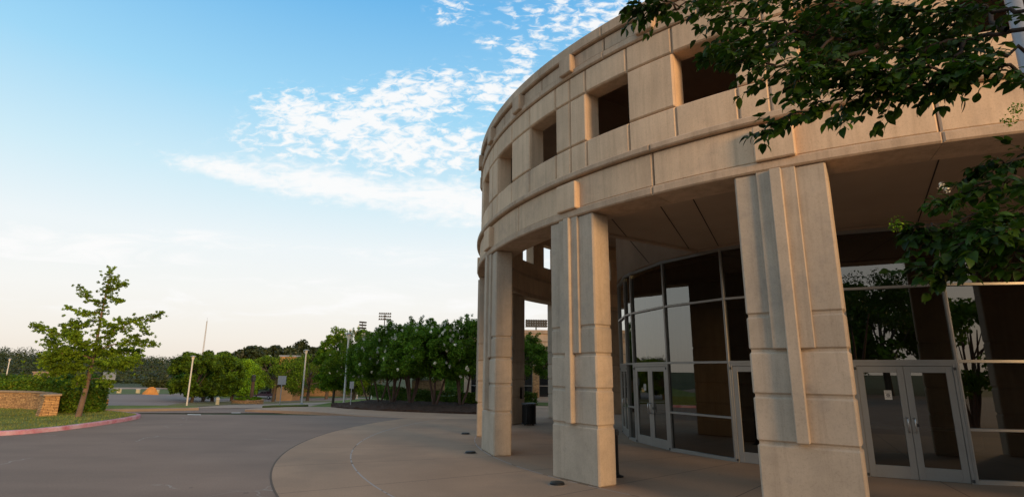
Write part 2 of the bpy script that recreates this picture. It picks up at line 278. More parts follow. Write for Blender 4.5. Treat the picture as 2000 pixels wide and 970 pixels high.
fr=N('ShaderNodeFresnel'); fr.inputs[0].default_value=2.3; mxs=N('ShaderNodeMixShader'); L.new(fr.outputs[0],mxs.inputs[0]); L.new(tr.outputs[0],mxs.inputs[1]); L.new(gl.outputs[0],mxs.inputs[2]); L.new(mxs.outputs[0],out.inputs[0])
MT['glass']=g

# ------------------------------------------------------------------ helpers
class MB:
    def __init__(s): s.v=[]; s.f=[]; s.m=[]
    def add(s,vs,fs,mi=0):
        o=len(s.v); s.v+= [tuple(v) for v in vs]; s.f+=[tuple(i+o for i in f) for f in fs]; s.m+=[mi]*len(fs); return s
    def box(s,x0,x1,y0,y1,z0,z1,bev=0,mi=0,fr=None):
        if bev:
            b=min(bev,(x1-x0)/2.01,(y1-y0)/2.01,(z1-z0)/2.01)
            def ring(z,i): return [(x0+i+b*0,y0+i,z),(x1-i,y0+i,z),(x1-i,y1-i,z),(x0+i,y1-i,z)]
            def oct(z): return [(x0+b,y0,z),(x1-b,y0,z),(x1,y0+b,z),(x1,y1-b,z),(x1-b,y1,z),(x0+b,y1,z),(x0,y1-b,z),(x0,y0+b,z)]
            def octi(z): return [(x0+b,y0+b,z),(x1-b,y0+b,z),(x1-b,y0+b,z),(x1-b,y1-b,z),(x1-b,y1-b,z),(x0+b,y1-b,z),(x0+b,y1-b,z),(x0+b,y0+b,z)]
            A=ring(z0,b); D=ring(z1,b); B=oct(z0+b); C=oct(z1-b)
            vs=A+B+C+D; f=[(3,2,1,0),(20,21,22,23)]
            for i in range(8): f.append((4+i,4+(i+1)%8,12+(i+1)%8,12+i))
            q=[(0,1),(1,1),(1,2),(2,2),(2,3),(3,3),(3,0),(0,0)]
            for i,(a,c) in enumerate(q):
                if a==c: f.append((a,4+(i+1)%8,4+i)); f.append((20+a,12+i,12+(i+1)%8))
                else: f.append((a,c,4+(i+1)%8,4+i)); f.append((20+a,12+i,12+(i+1)%8,20+c))
        else:
            vs=[(x0,y0,z0),(x1,y0,z0),(x1,y1,z0),(x0,y1,z0),(x0,y0,z1),(x1,y0,z1),(x1,y1,z1),(x0,y1,z1)]
            f=[(3,2,1,0),(4,5,6,7),(0,1,5,4),(1,2,6,5),(2,3,7,6),(3,0,4,7)]
        if fr: vs=[fr(v) for v in vs]
        return s.add(vs,f,mi)
    def tube(s,pts,rad,n=8,mi=0,cap=True):
        pts=[Vector(p) for p in pts]; vs=[]; up=None
        for i,p in enumerate(pts):
            d=(pts[min(i+1,len(pts)-1)]-pts[max(i-1,0)]).normalized()
            if up is None: up=d.orthogonal().normalized()
            up=(up-d*up.dot(d)); up=up.normalized() if up.length>1e-6 else d.orthogonal().normalized()
            w=d.cross(up); r=rad[i] if hasattr(rad,'__len__') else rad
            for j in range(n):
                t=2*math.pi*j/n; vs.append(p+up*(math.cos(t)*r)+w*(math.sin(t)*r))
        f=[]
        for i in range(len(pts)-1):
            for j in range(n): f.append((i*n+j,i*n+(j+1)%n,(i+1)*n+(j+1)%n,(i+1)*n+j))
        if cap: f.append(tuple(range(n))[::-1]); f.append(tuple((len(pts)-1)*n+j for j in range(n)))
        return s.add(vs,f,mi)
    def lathe(s,prof,c=(0,0,0),n=16,mi=0):
        vs=[];f=[]
        for r,z in prof:
            for j in range(n):
                t=2*math.pi*j/n; vs.append((c[0]+r*math.cos(t),c[1]+r*math.sin(t),c[2]+z))
        for i in range(len(prof)-1):
            for j in range(n): f.append((i*n+j,i*n+(j+1)%n,(i+1)*n+(j+1)%n,(i+1)*n+j))
        f.append(tuple(range(n))[::-1]); f.append(tuple((len(prof)-1)*n+j for j in range(n)))
        return s.add(vs,f,mi)
    def build(s,name,mats,parent=None,loc=None,smooth=False):
        me=bpy.data.meshes.new(name); me.from_pydata(s.v,[],s.f)
        if not isinstance(mats,(list,tuple)): mats=[mats]
        for m in mats: me.materials.append(MT[m] if isinstance(m,str) else m)
        if len(mats)>1: me.polygons.foreach_set('material_index',s.m)
        if smooth: me.polygons.foreach_set('use_smooth',[True]*len(me.polygons))
        me.update()
        o=bpy.data.objects.new(name,me); COL.objects.link(o)
        if loc: o.location=loc
        if parent: o.parent=parent
        return o
def npmesh(name,V,Fc,mats,parent=None,loc=None,mi=None,smooth=False):
    """V (n,3); Fc (m,k) all the same corner count"""
    me=bpy.data.meshes.new(name); V=np.asarray(V,dtype=np.float32); Fc=np.asarray(Fc,dtype=np.int32)
    me.vertices.add(len(V)); me.vertices.foreach_set('co',V.ravel())
    k=Fc.shape[1]; me.loops.add(Fc.size); me.loops.foreach_set('vertex_index',Fc.ravel())
    me.polygons.add(len(Fc)); me.polygons.foreach_set('loop_start',np.arange(0,Fc.size,k,dtype=np.int32)); me.polygons.foreach_set('loop_total',np.full(len(Fc),k,dtype=np.int32))
    if smooth: me.polygons.foreach_set('use_smooth',np.ones(len(Fc),dtype=bool))
    for m in (mats if isinstance(mats,(list,tuple)) else [mats]): me.materials.append(MT[m])
    me.update(calc_edges=True); me.validate()
    o=bpy.data.objects.new(name,me); COL.objects.link(o)
    if parent: o.parent=parent
    if loc is not None: o.location=loc
    return o
def tag(o,label=None,cat=None,group=None,kind=None):
    if label: o['label']=label
    if cat: o['category']=cat
    if group: o['group']=group
    if kind: o['kind']=kind
    return o
def thing(name,label,cat,loc=(0,0,0),rz=0,group=None):
    o=bpy.data.objects.new(name,None); COL.objects.link(o); o.location=loc; o.rotation_euler=(0,0,rz); o.empty_display_size=.2
    return tag(o,label,cat,group)
def copytree(o,parent=None):
    c=o.copy(); COL.objects.link(c); c.parent=parent
    for ch in list(o.children): copytree(ch,c)
    return c
def ray(u,v):
    x=(u-1000)/F; y=(485-v)/F
    x,y=x*math.cos(RO)-y*math.sin(RO), x*math.sin(RO)+y*math.cos(RO)
    return x,math.cos(TH)-y*math.sin(TH),y*math.cos(TH)+math.sin(TH)
def at(u,v,Y):
    d=ray(u,v); t=Y/d[1]; return Vector((d[0]*t,Y,EYE+d[2]*t))
# ------------------------------------------------------------------ terrain: a plateau round the building falling gently away to the left
MA=[(-3,.02),(-.7,.026),(-.6,.031),(-.5,.045),(-.42,.05),(-.3,.045),(-.2,.03),(-.09,.012),(-.02,0),(9,0)]
def mslope(a):
    for (a0,m0),(a1,m1) in zip(MA,MA[1:]):
        if a<=a1: return m0+(m1-m0)*max(0,(a-a0))/(a1-a0)
    return 0
def T(x,y):
    if y<=33: return 0.
    m=mslope(x/y); ye=y if y<120 else 120+20*(1-math.exp(-(y-120)/20)); z=-m*(ye-33)
    if y>190:
        t=min(1,(y-190)/260); t=t*t*(3-2*t); z+= t*(6.5+m*107)
    return z
def hit(u,v,off=0):
    """the ground point seen at a pixel of the photograph"""
    d=ray(u,v); y=1.
    lo,hi=5.,900.
    fn=lambda Y:(EYE+d[2]/d[1]*Y)-(T(d[0]/d[1]*Y,Y))
    Y=lo
    while Y<hi:
        if fn(Y)<0: break
        Y*=1.01
    a,b=Y/1.01,Y
    for _ in range(25):
        m=(a+b)/2
        if fn(m)<0: b=m
        else: a=m
    return d[0]/d[1]*b,b
def ground_y(u,v): return hit(u,v)[1]
ths=np.radians(np.arange(0,360,1.)); rs=[0,5,10,20,28,33,35,38,42,47,53,60,70,82,95,110,120,128,136,145,155,168,180,190,205,225,250,280,310,340,370,400,430,450,500,700,1200,3000]
V=[(0,0,-.02)]; Fq=[]
for r in rs[1:]:
    for t in ths:
        x,y=r*math.cos(t),r*math.sin(t)
        V.append((x,y,T(x,y)-.03))
n=len(ths); mb=MB(); fs=[(0,1+j,1+(j+1)%n) for j in range(n)]
for i in range(len(rs)-2):
    for j in range(n): fs.append((1+i*n+j,1+(i+1)*n+j,1+(i+1)*n+(j+1)%n,1+i*n+(j+1)%n))
mb.add(V,fs); tag(mb.build('ground','ground',smooth=True),kind='structure')
def strip(name,rows,off,mt,kind='structure',nt=6,du=6,skirt=0,label=None,cat=None,bumpf=None):
    """a ground sheet between a near and a far edge given as (u, v_near, v_far) in the photograph, laid on the terrain"""
    rows=sorted(rows); us=[]
    for a,b in zip(rows,rows[1:]):
        k=max(1,int((b[0]-a[0])/du))
        for i in range(k):
            t=i/k; us.append(tuple(a[j]+(b[j]-a[j])*t for j in range(len(a))))
    us.append(rows[-1]); V=[];f=[]
    for r in us:
        o=off if len(r)<4 else r[3]
        for j in range(nt+1):
            v=r[1]+(r[2]-r[1])*j/nt; x,y=hit(r[0],v); z=T(x,y)+o
            if bumpf: z+=bumpf(x,y,j/nt)
            V.append((x,y,z))
    k=nt+1
    for i in range(len(us)-1):
        for j in range(nt): f.append((i*k+j,(i+1)*k+j,(i+1)*k+j+1,i*k+j+1))
    if skirt:
        b=len(V); nn=len(us)
        per=[i*k for i in range(nn)]+[(nn-1)*k+j for j in range(1,nt+1)]+[i*k+nt for i in range(nn-2,-1,-1)]+[j for j in range(nt-1,0,-1)]
        for p in per: V.append((V[p][0],V[p][1],V[p][2]-skirt))
        for i in range(len(per)): f.append((per[i],b+i,b+(i+1)%len(per),per[(i+1)%len(per)]))
    m=MB().add(V,f); o=m.build(name,mt)
    return tag(o,label,cat,kind=kind)
# near drive: one big flat sheet, then its run-out to the far road
mb=MB().add([(-70,-45,0),(60,-45,0),(60,28.5,0),(-70,28.5,0)],[(0,1,2,3)]); tag(mb.build('driveway','drive'),kind='structure')
strip('driveway',[(-60,806,797),(180,806,797),(277,806,799.5),(385,806,797),(392,806,791.5),(450,806,790),(560,806,788),(600,806,786),(640,806,784),(700,812,789),(800,815,800),(940,815,806)],.003,'drive')
# rear and right plateau (paths behind the rotunda)
mb=MB().add([(-2.6,27.5,.002),(45,27.5,.002),(45,52,.002),(-2.4,52,.002)],[(0,1,2,3)]); tag(mb.build('walkway','apron'),kind='structure')
# plaza disc
mb=MB(); n=180; mb.add([(0,0,0)]+[(18.7*math.cos(2*math.pi*j/n),18.7*math.sin(2*math.pi*j/n),0) for j in range(n)],[(0,1+j,1+(j+1)%n) for j in range(n)])
tag(mb.build('plaza','plaza',loc=(CX,CY,.006)),kind='structure')
# far road, lots, verges
strip('road',[(385,797,790.6),(450,797,789),(560,795,787),(620,793,784.5),(680,790,780),(760,790,779)],.012,'road')
strip('parking_lot',[(150,796.5,768.5),(240,796.5,769.5),(330,795.5,769),(345,793,768),(400,785,766)],.01,'asphalt')
strip('parking_lot',[(395,785,777),(470,785,777),(560,783.5,776),(620,783,776),(720,781,775.5)],.012,'asphalt')
strip('grass_verge',[(-60,803,796),(180,803,796),(230,802,795.8),(360,800,796),(386,799,798)],.14,'lawn',skirt=.18)
strip('kerb',[(-60,804.4,803),(180,804.4,803),(230,803.4,802),(360,801.3,800),(388,800.2,799)],.13,'kerb',skirt=.16,nt=1)
strip('grass_verge',[(325,796,792),(345,796,788),(380,795,785.5),(450,790,783.5),(560,787.3,783.2),(640,785,782),(720,782,780)],.03,'dry_lawn')
strip('lawn_field',[(100,769.5,759.5),(240,769.5,759.5),(300,769.5,760),(345,768,760),(420,766,758)],.03,'far_lawn')
strip('far_road',[(60,759.5,756.3),(240,759.5,756.3),(345,759.5,757)],.05,'road')
strip('grass_verge',[(430,778,772),(560,777,772),(640,776.5,772),(740,776,771)],.04,'far_lawn')
strip('lawn_field',[(560,799,797.5),(600,799,795),(625,797.5,790),(670,795,781),(720,792,778),(760,785,776)],.05,'lawn')
strip('lawn_field',[(855,773.5,766),(870,773.8,765.5),(930,774,765.5)],.03,'far_lawn')
strip('sidewalk',[(855,783,773.2),(870,783,773.2),(945,783,773.4)],.02,'road')
strip('road_marking',[(366,809.8,808.4),(392,810.2,808.9)],.012,'white',nt=1)
strip('road_marking',[(452,806.4,805.4),(470,806.2,805.3)],.012,'white',nt=1)
# apron sidewalk with a kerb that fades flush into the plaza
AP=[(478,803,802,.10),(500,804.2,800.5,.12),(560,806.2,798.3,.12),(605,807.8,797.5,.12),(650,810,797,.09),(700,812.3,798.5,.04),(760,814.6,800.5,.012),(863,817.2,805,.01),(945,817.5,806.5,.01)]
strip('sidewalk',AP,0,'apron',skirt=.16,nt=4)
strip('grass_verge',[(512,796.8,796),(540,795.6,793.5),(590,794.2,792.8),(602,793.5,792.8)],.13,'lawn',skirt=.1,nt=2)
mul=lambda x,y,t: .20*math.sin(math.pi*min(1,max(0,t)))+.05*math.sin(x*3.1+y)*math.sin(y*2.3)+.03*math.sin(x*9)*math.sin(y*8+x*3)
strip('mulch_bed',[(646,797.3,797),(680,799,789),(720,801,781),(800,804.3,782),(863,806.5,784),(905,808,785),(955,809,785)],.10,'mulch',skirt=.2,nt=14,du=2,bumpf=mul)

# ------------------------------------------------------------------ the rotunda
Rf,HW,DEP,ZC=13.248,.715,.5,5.62
ROT=thing('rotunda_building','tan precast concrete rotunda with a ring of tall square columns and curved glass entrance','building',(CX,CY,0))
def pol(k,r,z): t=KP+k*KA; return (r*math.cos(t),r*math.sin(t),z)
def arcbox(mb,k0,k1,z0,z1,Ri,Ro,ch=.024,step=.06,mi=0):
    dk=ch/Ro/KA; n=max(1,int(math.ceil((k1-k0)/step)))
    ks=[k0]+[k0+dk+(k1-k0-2*dk)*i/n for i in range(n+1)]+[k1]; vs=[]; f=[]
    for i,k in enumerate(ks):
        if i in (0,len(ks)-1): p=[(Ri,z0),(Ro-ch,z0),(Ro-ch,z0+ch),(Ro-ch,z1-ch),(Ro-ch,z1),(Ri,z1)]
        else: p=[(Ri,z0),(Ro-ch,z0),(Ro,z0+ch),(Ro,z1-ch),(Ro-ch,z1),(Ri,z1)]
        vs+=[pol(k,r,z) for r,z in p]
    for i in range(len(ks)-1):
        for j in range(6): f.append((i*6+j,i*6+(j+1)%6,(i+1)*6+(j+1)%6,(i+1)*6+j))
    f.append(tuple(range(6))[::-1]); f.append(tuple((len(ks)-1)*6+j for j in range(6)))
    mb.add(vs,f,mi)
K0,K1=-6.175,12.175      # full turn in column steps (360/19.623 = 18.35)
WF=.119; ZS,ZL,ZB,ZW=7.376,8.561,6.68,9.16
G=.0026                  # half joint in k units
wall=MB(); core=MB()
kk=math.floor(K0)
def span(mb,a,b,z0,z1,Ri,Ro,g=G,gz=.011,ch=.028,mi=0):
    a2,b2=max(a,K0),min(b,K1)
    if b2-a2<.01: return
    arcbox(mb,a2+(g if a2==a else .0),b2-(g if b2==b else .0),z0+gz,z1-gz,Ri,Ro,ch,mi=mi)
for k in range(-7,13):
    # core (slightly set back), full height except openings
    for a,b in ((-WF+.003,WF-.003),(.5-WF+.003-.0,.5+WF-.003)): pass
    for a,b in ((0,WF),(1-WF,1),(.5-WF,.5+WF)):
        span(wall,k+a-.0,k+b,ZS-.02,ZL+.02,12.78,13.15,g=-.0005 if 0 else .0,ch=.005)
    rows=((ZB,ZS),(ZL,ZW))
    for z0,z1 in rows:
        for a,b in ((0,WF),(WF,.5-WF),(.5-WF,.5+WF),(.5+WF,1-WF),(1-WF,1)):
            span(wall,k+a,k+b,z0,z1,13.14,13.209)
        span(wall,k+.0,k+1.,z0,z1+(.0),12.78,13.16,g=0,gz=0,ch=.005)
    for a,b in ((0,WF),(.5-WF,.5+WF),(1-WF,1)):
        span(wall,k+a,k+b,ZS,ZL,13.14,13.209)
wall.build('wall','precast',ROT)
band=MB(); fri=MB(); cop=MB(); led=MB(); fas=MB(); lip=MB()
for k in range(-7,13):
    for h in (0,.5):
        span(band,k+h-.25,k+h+.25,ZW,9.33,12.78,13.26,g=.0008,gz=0)
        span(fri,k+h-.25,k+h+.25,9.33,9.70,12.78,13.20)
        span(cop,k+h-.25,k+h+.25,9.70,9.985,12.70,13.29,g=.0008,gz=0)
    span(led,k-.5,k+.5,6.535,6.68,12.6,13.35,g=.0008,gz=0)
    span(fas,k-.5,k+.5,5.80,6.535,12.55,13.24)
    span(lip,k-.5,k+.5,5.62,5.80,12.50,13.315,g=.0008,gz=0)
band.build('wall_band','precast_band',ROT); fri.build('frieze','precast_band',ROT); cop.build('coping','precast_band',ROT)
led.build('ledge','precast_band',ROT); fas.build('fascia','precast',ROT); lip.build('fascia_lip','precast_band',ROT)
def radbox(mb,s0,s1,r0,r1,z0,z1,bev=.018,mi=0):   # straight box at k=0 frame: radial x, tangential y
    mb.box(r0,r1,s0,s1,z0,z1,bev,mi)
bl=MB(); radbox(bl,-.32,.32,13.2,13.39,5.79,6.43,.02); lowblk=bl
up=MB(); radbox(up,-.21,.21,13.12,13.36,9.235,9.69,.02)
me_low=lowblk.build('block','precast',ROT); me_up=up.build('block','precast_band',ROT)
me_low.rotation_euler=(0,0,KP-5*KA); me_up.rotation_euler=(0,0,KP-5*KA)
for k in range(-4,12):
    o=me_low.copy(); COL.objects.link(o); o.rotation_euler=(0,0,KP+k*KA)
for j in range(-9,24):
    o=me_up.copy(); COL.objects.link(o); o.rotation_euler=(0,0,KP+j*.5*KA)
# columns: five rusticated courses, plain shaft above, stepped pilaster strips on the face
ZG=[0,1.13,1.86,2.57,3.15,ZC+.02]
col=MB()
for z0,z1 in zip(ZG,ZG[1:]):
    radbox(col,-HW,HW,Rf-DEP,Rf,z0+(.019 if z0 else 0),z1-.019,.030)
radbox(col,-HW+.03,HW-.03,Rf-DEP+.03,Rf-.03,0,ZC,.0)
c0=col.build('column','column',ROT); c0.rotation_euler=(0,0,KP)
w=MB(); radbox(w,-.345,.27,Rf-.02,Rf+.05,2.60,ZC-.005,.012)
p0=w.build('pilaster_strip','column',c0)
w=MB(); radbox(w,-.125,.06,Rf-.02,Rf+.125,1.16,ZC-.003,.014)
p1=w.build('pilaster_strip','column',c0)
for k in list(range(-6,0))+list(range(1,12)):
    c=c0.copy(); COL.objects.link(c); c.rotation_euler=(0,0,KP+k*KA)
    for ch in (p0,p1):
        d=ch.copy(); COL.objects.link(d); d.parent=c
# roof disc, entrance ceiling
n=120
def disc(mb,r0,r1,z,k0,k1,dn=True):
    m=int((k1-k0)/.1)+1; vs=[];f=[]
    for i in range(m+1):
        k=k0+(k1-k0)*i/m; vs+= [pol(k,r0,z),pol(k,r1,z)]
    for i in range(m): f.append((2*i,2*i+1,2*i+3,2*i+2))
    mb.add(vs,f)
rf=MB(); rf.lathe([(13.0,9.36),(13.0,9.6)],n=120); rf.build('roof','dark_inner',ROT)
ce=MB(); disc(ce,4.,12.7,5.66,1.86,7.2); ce.build('ceiling','soffit',ROT)
cj=MB()
for (ax,ay_,bx,by) in ((2.21,11.83,4.9,18.3),(3.02,10.76,6.2,17.5),(3.54,10.25,6.8,16.8),(6.79,8.01,9.6,12.4),(8.9,7.2,11.2,11.8)):
    A=Vector((ax-CX,ay_-CY,0)); B=Vector((bx-CX,by-CY,0)); d=(B-A).normalized(); nrm=Vector((-d.y,d.x,0))*.012
    q=[A-nrm,B-nrm,B+nrm,A+nrm]; cj.add([(p.x,p.y,5.655) for p in q],[(0,1,2,3)])
cj.build('ceiling_joint','joint',ROT)
bm_=MB(); arcbox(bm_,1.84,1.88,5.6,9.36,8.0,12.78,.005); bm_.build('inner_beam','dark_inner',ROT)
# ---- glass drum
RS=8.039; ZT=5.6
bays=[(-2.0,-1.25,'D'),(-1.25,-.47,'W'),(-.47,.30,'D'),(.30,.57,'N'),(.57,1.34,'D'),(1.34,2.13,'W'),(2.13,2.88,'D'),(2.88,3.16,'N'),(3.16,3.88,'D'),(3.88,4.66,'W'),(4.66,5.41,'D'),(5.41,5.69,'N'),(5.69,6.43,'D')]
def bayframe(a,b):
    A=Vector(pol(a,RS,0)); B=Vector(pol(b,RS,0)); m=(A+B)/2; t=(B-A).normalized()   # t runs with growing k
    o=Vector((m.x,m.y,0)).normalized()
    return m,t,o,(B-A).length
def barbox(mb,A,t,o,x0,x1,y0,y1,z0,z1,bev=.004,mi=0):
    mb.box(x0,x1,y0,y1,z0,z1,bev,mi,fr=lambda v:(A.x+t.x*v[0]+o.x*v[1],A.y+t.y*v[0]+o.y*v[1],v[2]))
notice_spots=[]
for a,b,ty in bays:
    m,t,o,w=bayframe(a,b); h=w/2
    fr=MB(); gz=MB()
    mull=.03
    barbox(fr,m,t,o,-h-.001,-h+mull,-.12,.02,0,ZT); barbox(fr,m,t,o,h-mull,h+.001,-.12,.02,0,ZT)
    for z,hh in ((4.18,.03),(5.56,.04),(2.5,.032)): barbox(fr,m,t,o,-h+mull,h-mull,-.12,.018,z-hh,z+hh)
    panes=[(2.532,4.15),(4.21,5.52)]
    if ty!='D':
        barbox(fr,m,t,o,-h+mull,h-mull,-.12,.018,.0,.09); barbox(fr,m,t,o,-h+mull,h-mull,-.12,.018,1.055,1.11)
        panes+=[(.09,1.055),(1.11,2.468)]
    win=fr.build('window_frame' if ty!='D' else 'door_frame','alu',ROT)
    if ty=='D':
        x=MB(); barbox(x,m,t,o,-h+mull,-h+mull+.06,-.10,.012,0,2.468); barbox(x,m,t,o,h-mull-.06,h-mull,-.10,.012,0,2.468); barbox(x,m,t,o,-h+mull+.06,h-mull-.06,-.10,.012,2.40,2.468)
        x.build('door_jamb','alu',win)
    gm=MB()
    for z0,z1 in panes:
        q=[m+t*(-h+mull)-o*.05,m+t*(h-mull)-o*.05]
        gm.add([(q[0].x,q[0].y,z0),(q[1].x,q[1].y,z0),(q[1].x,q[1].y,z1),(q[0].x,q[0].y,z1)],[(0,1,2,3)])
    gm.build('pane','glass',win)
    if ty=='D':
        x0=-h+mull+.066; x1=h-mull-.066; mid=0
        for (l,r,sgn) in ((x0,-.004,1),(.004,x1,-1)):
            d=MB(); st=.125
            barbox(d,m,t,o,l,l+st,-.05,.0,.012,2.392); barbox(d,m,t,o,r-st,r,-.05,.0,.012,2.392)
            barbox(d,m,t,o,l+st,r-st,-.05,-.001,.012,.27); barbox(d,m,t,o,l+st,r-st,-.05,-.001,2.25,2.392)
            dr=d.build('door','alu',ROT)
            q=[m+t*(l+st)-o*.025,m+t*(r-st)-o*.025]
            MB().add([(q[0].x,q[0].y,.27),(q[1].x,q[1].y,.27),(q[1].x,q[1].y,2.25),(q[0].x,q[0].y,2.25)],[(0,1,2,3)]).build('pane','glass',dr)
            pb=MB(); barbox(pb,m,t,o,l+.03,r-.03,-.13,-.06,1.03,1.10); pb.build('push_bar','steel',dr)
            hx=(r-st*.5) if sgn>0 else (l+st*.5)
            P=lambda z,y:(m.x+t.x*hx+o.x*y,m.y+t.y*hx+o.y*y,z)
            hb=MB(); hb.tube([P(.98,.0),P(.98,.06),P(1.0,.08),P(1.26,.08),P(1.28,.06),P(1.28,.0)],.013,8); hb.build('handle','steel',dr,smooth=True)
            if sgn<0:
                lk=MB(); barbox(lk,m,t,o,hx-.0+.015,hx+.075,.0,.012,1.10,1.17); lk.build('lock','dgrey',dr)
            if (sgn<0 and .5<a<1 and False) or (sgn>0 and (a==.57 or a==3.16)):
                cx=(l+st+r-st)/2+.1
                nb=MB(); barbox(nb,m,t,o,cx-.07,cx+.07,-.023,-.018,1.66,1.86,.001); nt_=nb.build('notice','white',dr)
                nb=MB()
                for zz in (1.83,1.80,1.70): barbox(nb,m,t,o,cx-.055,cx+.055,-.018,-.0165,zz,zz+.008,0)
                for i in range(16):
                    a0=2*math.pi*i/16; ca,sa=math.cos(a0)*.028,math.sin(a0)*.028
                    barbox(nb,m,t,o,cx+ca-.007,cx+ca+.007,-.018,-.0165,1.755+sa-.007,1.755+sa+.007,0)
                barbox(nb,m,t,o,cx-.012,cx+.012,-.018,-.0165,1.745,1.765,0)
                nb.build('notice_print','dgrey',dr)
            if sgn>0 and a==2.13:
                nb=MB(); cc=m+t*(r-st-.13+.0)-o*.018
                nb.add([(cc.x+t.x*.075*math.cos(2*math.pi*i/14),cc.y+t.y*.075*math.cos(2*math.pi*i/14),1.50+.10*math.sin(2*math.pi*i/14)) for i in range(14)],[tuple(range(14))])
                nb.build('round_tag','yellow',dr)
        for sx in (-h+mull+.03,h-mull-.03):
            for z in (2.34,.06):
                pv=MB(); barbox(pv,m,t,o,sx-.025,sx+.025,.012,.03,z-.03,z+.03,.003); pv.build('hinge','dgrey',win)
# concrete wall closing the rest of the drum, dark lobby inside
dw=MB(); arcbox(dw,6.45,K1+(-2.0-K0)-.0,0,9.3,7.7,8.05,.01); dw.build('drum_wall','precast',ROT)
dw=MB(); arcbox(dw,-2.0,6.45,5.6,5.655,7.7,8.06,.004); arcbox(dw,-2.0,1.84,5.655,9.3,7.75,8.04,.004); dw.build('drum_head','dark_inner',ROT)
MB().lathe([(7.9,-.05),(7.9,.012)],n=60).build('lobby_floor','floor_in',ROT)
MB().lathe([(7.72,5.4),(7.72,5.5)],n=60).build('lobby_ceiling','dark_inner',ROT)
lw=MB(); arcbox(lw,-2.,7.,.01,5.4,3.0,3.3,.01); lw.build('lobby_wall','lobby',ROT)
# small wall box on a rear column
wb=MB(); t=KP-1*KA; wb.box(12.66,12.745,-.42,-.16,1.05,1.55,.01); o=wb.build('outlet_box','black',ROT); o.rotation_euler=(0,0,KP-KA)
# in-ground lights before the columns
ig=None
for i,k in enumerate((0,1,2,3)):
    p=pol(k,13.72,0); lab=('round black in-ground light set in the plaza, farthest of the row before the columns','round black in-ground light in the plaza beside the slim second column','round black in-ground light in the plaza at the foot of the wide middle column','round black in-ground light in the plaza before the nearest column')[i]
    th_=thing('ground_light',lab,'light',(CX+p[0],CY+p[1],.006),0,'in-ground lights before the columns')
    if i==0:
        b=MB(); b.lathe([(.19,0),(.19,.006),(.165,.008)],n=24); ra=b.build('rim','kerb',th_)
        b=MB(); b.lathe([(.15,0),(.15,.03),(.13,.055),(.05,.06)],n=24); rb=b.build('cover','black',th_,smooth=False)
    else:
        for s_ in (ra,rb):
            c=s_.copy(); COL.objects.link(c); c.parent=th_

# ------------------------------------------------------------------ the single-storey wing seen through the colonnade
YW=50.
WG=thing('wing_building','low tan building with banded cornice and glass doors beyond the colonnade','building',(0,YW,0))
b=MB(); b.box(-4.2,40,0,14,2.75,5.9); b.box(-4.2,40,.8,14,0,2.75); b.build('wall','precast',WG)
b=MB(); b.box(-4.35,40.1,-.12,.2,5.62,5.95,.02); b.box(-4.3,40.1,-.08,.1,4.9,5.05,.02); b.build('cornice','precast_band',WG)
b=MB(); b.box(-4.25,40,-.003,.0,3.78,3.82); b.build('wall_joint','joint',WG)
for i in range(8):
    x=-3+i*5.05+2.0-.55
    b=MB(); b.box(x,x+.4,-.18,-.0,5.2,5.62,.02); b.build('block','precast_band',WG)
pxs=[-4.2,-1.2,2.2-.0,6.0,9.5,13,17,21,25]
def uX(u): return at(u,750,YW).x
piers=[(-4.2,-3.6),(-1.6,-.8),(uX(1040),uX(1053)),(5.2,5.9),(8.4,9.1),(12,12.7),(16,16.7),(20,20.7),(24,40)]
for a,c in piers:
    b=MB(); b.box(a,c,-.02,.8,0,2.75,.02); b.build('pier','stone' if c-a<1 and a>0 and a<4 else 'precast',WG)
for (a,_),(c,_2) in zip([(q[1],0) for q in piers],[(q[0],0) for q in piers[1:]]):
    fr=MB(); x=a; nn=max(1,round((c-a)/1.2)); st=(c-a)/nn
    for i in range(nn+1): fr.box(a+i*st-.04,a+i*st+.04,.25,.33,0,2.75)
    for z in (.02,1.0,2.2,2.7): fr.box(a,c,.26,.32,z-.035,z+.035)
    w_=fr.build('window_frame','alu',WG)
    MB().add([(a,.3,0),(c,.3,0),(c,.3,2.75),(a,.3,2.75)],[(0,1,2,3)]).build('pane','dglass',w_)

# ------------------------------------------------------------------ left lawn island, stone wall, hedge
isl=[(-60,6.0),(-40,10.5),(-28,14),(-21,16.6),(-17.2,18.9),(-16.45,20.3),(-16.35,21.6),(-16.45,23.2),(-16.75,25.0),(-17.2,26.3),(-17.9,27.1),(-19,27.9),(-20.6,28.9),(-22.5,29.7),(-30,30.9),(-60,31.5)]
def catmull(P,n=6):
    out=[]
    for i in range(len(P)-1):
        p0=P[max(0,i-1)];p1=P[i];p2=P[i+1];p3=P[min(len(P)-1,i+2)]
        for j in range(n):
            t=j/n; out.append(tuple(.5*((2*p1[k])+(-p0[k]+p2[k])*t+(2*p0[k]-5*p1[k]+4*p2[k]-p3[k])*t*t+(-p0[k]+3*p1[k]-3*p2[k]+p3[k])*t**3) for k in range(len(p1))))
    out.append(P[-1]); return out
isc=catmull(isl,5)
def offset(P,d):
    out=[]
    for i in range(len(P)):
        a=Vector(P[max(0,i-1)][:2]); b=Vector(P[min(len(P)-1,i+1)][:2]); t=(b-a).normalized(); out.append((P[i][0]-t.y*d,P[i][1]+t.x*d))
    return out
inn=offset(isc,.17)
kb=MB(); nn=len(isc); vs=[]
for (x,y),(xi,yi),(xm,ym) in zip(isc,inn,offset(isc,.03)): vs+=[(x,y,-.01),(x,y,.12),(xm,ym,.15),(xi,yi,.15)]
kb.add(vs,[(i*4+j,(i+1)*4+j,(i+1)*4+j+1,i*4+j+1) for i in range(nn-1) for j in range(3)])
tag(kb.build('kerb','redkerb'),kind='structure')
def lawnz(x,y): return .15
cxm=[( -36+(x+36)*s,22+(y-22)*s) for s in (1,) for x,y in inn]
rings=[1,.97,.93,.88,.8,.7,.5,.25]; vs=[];f=[]
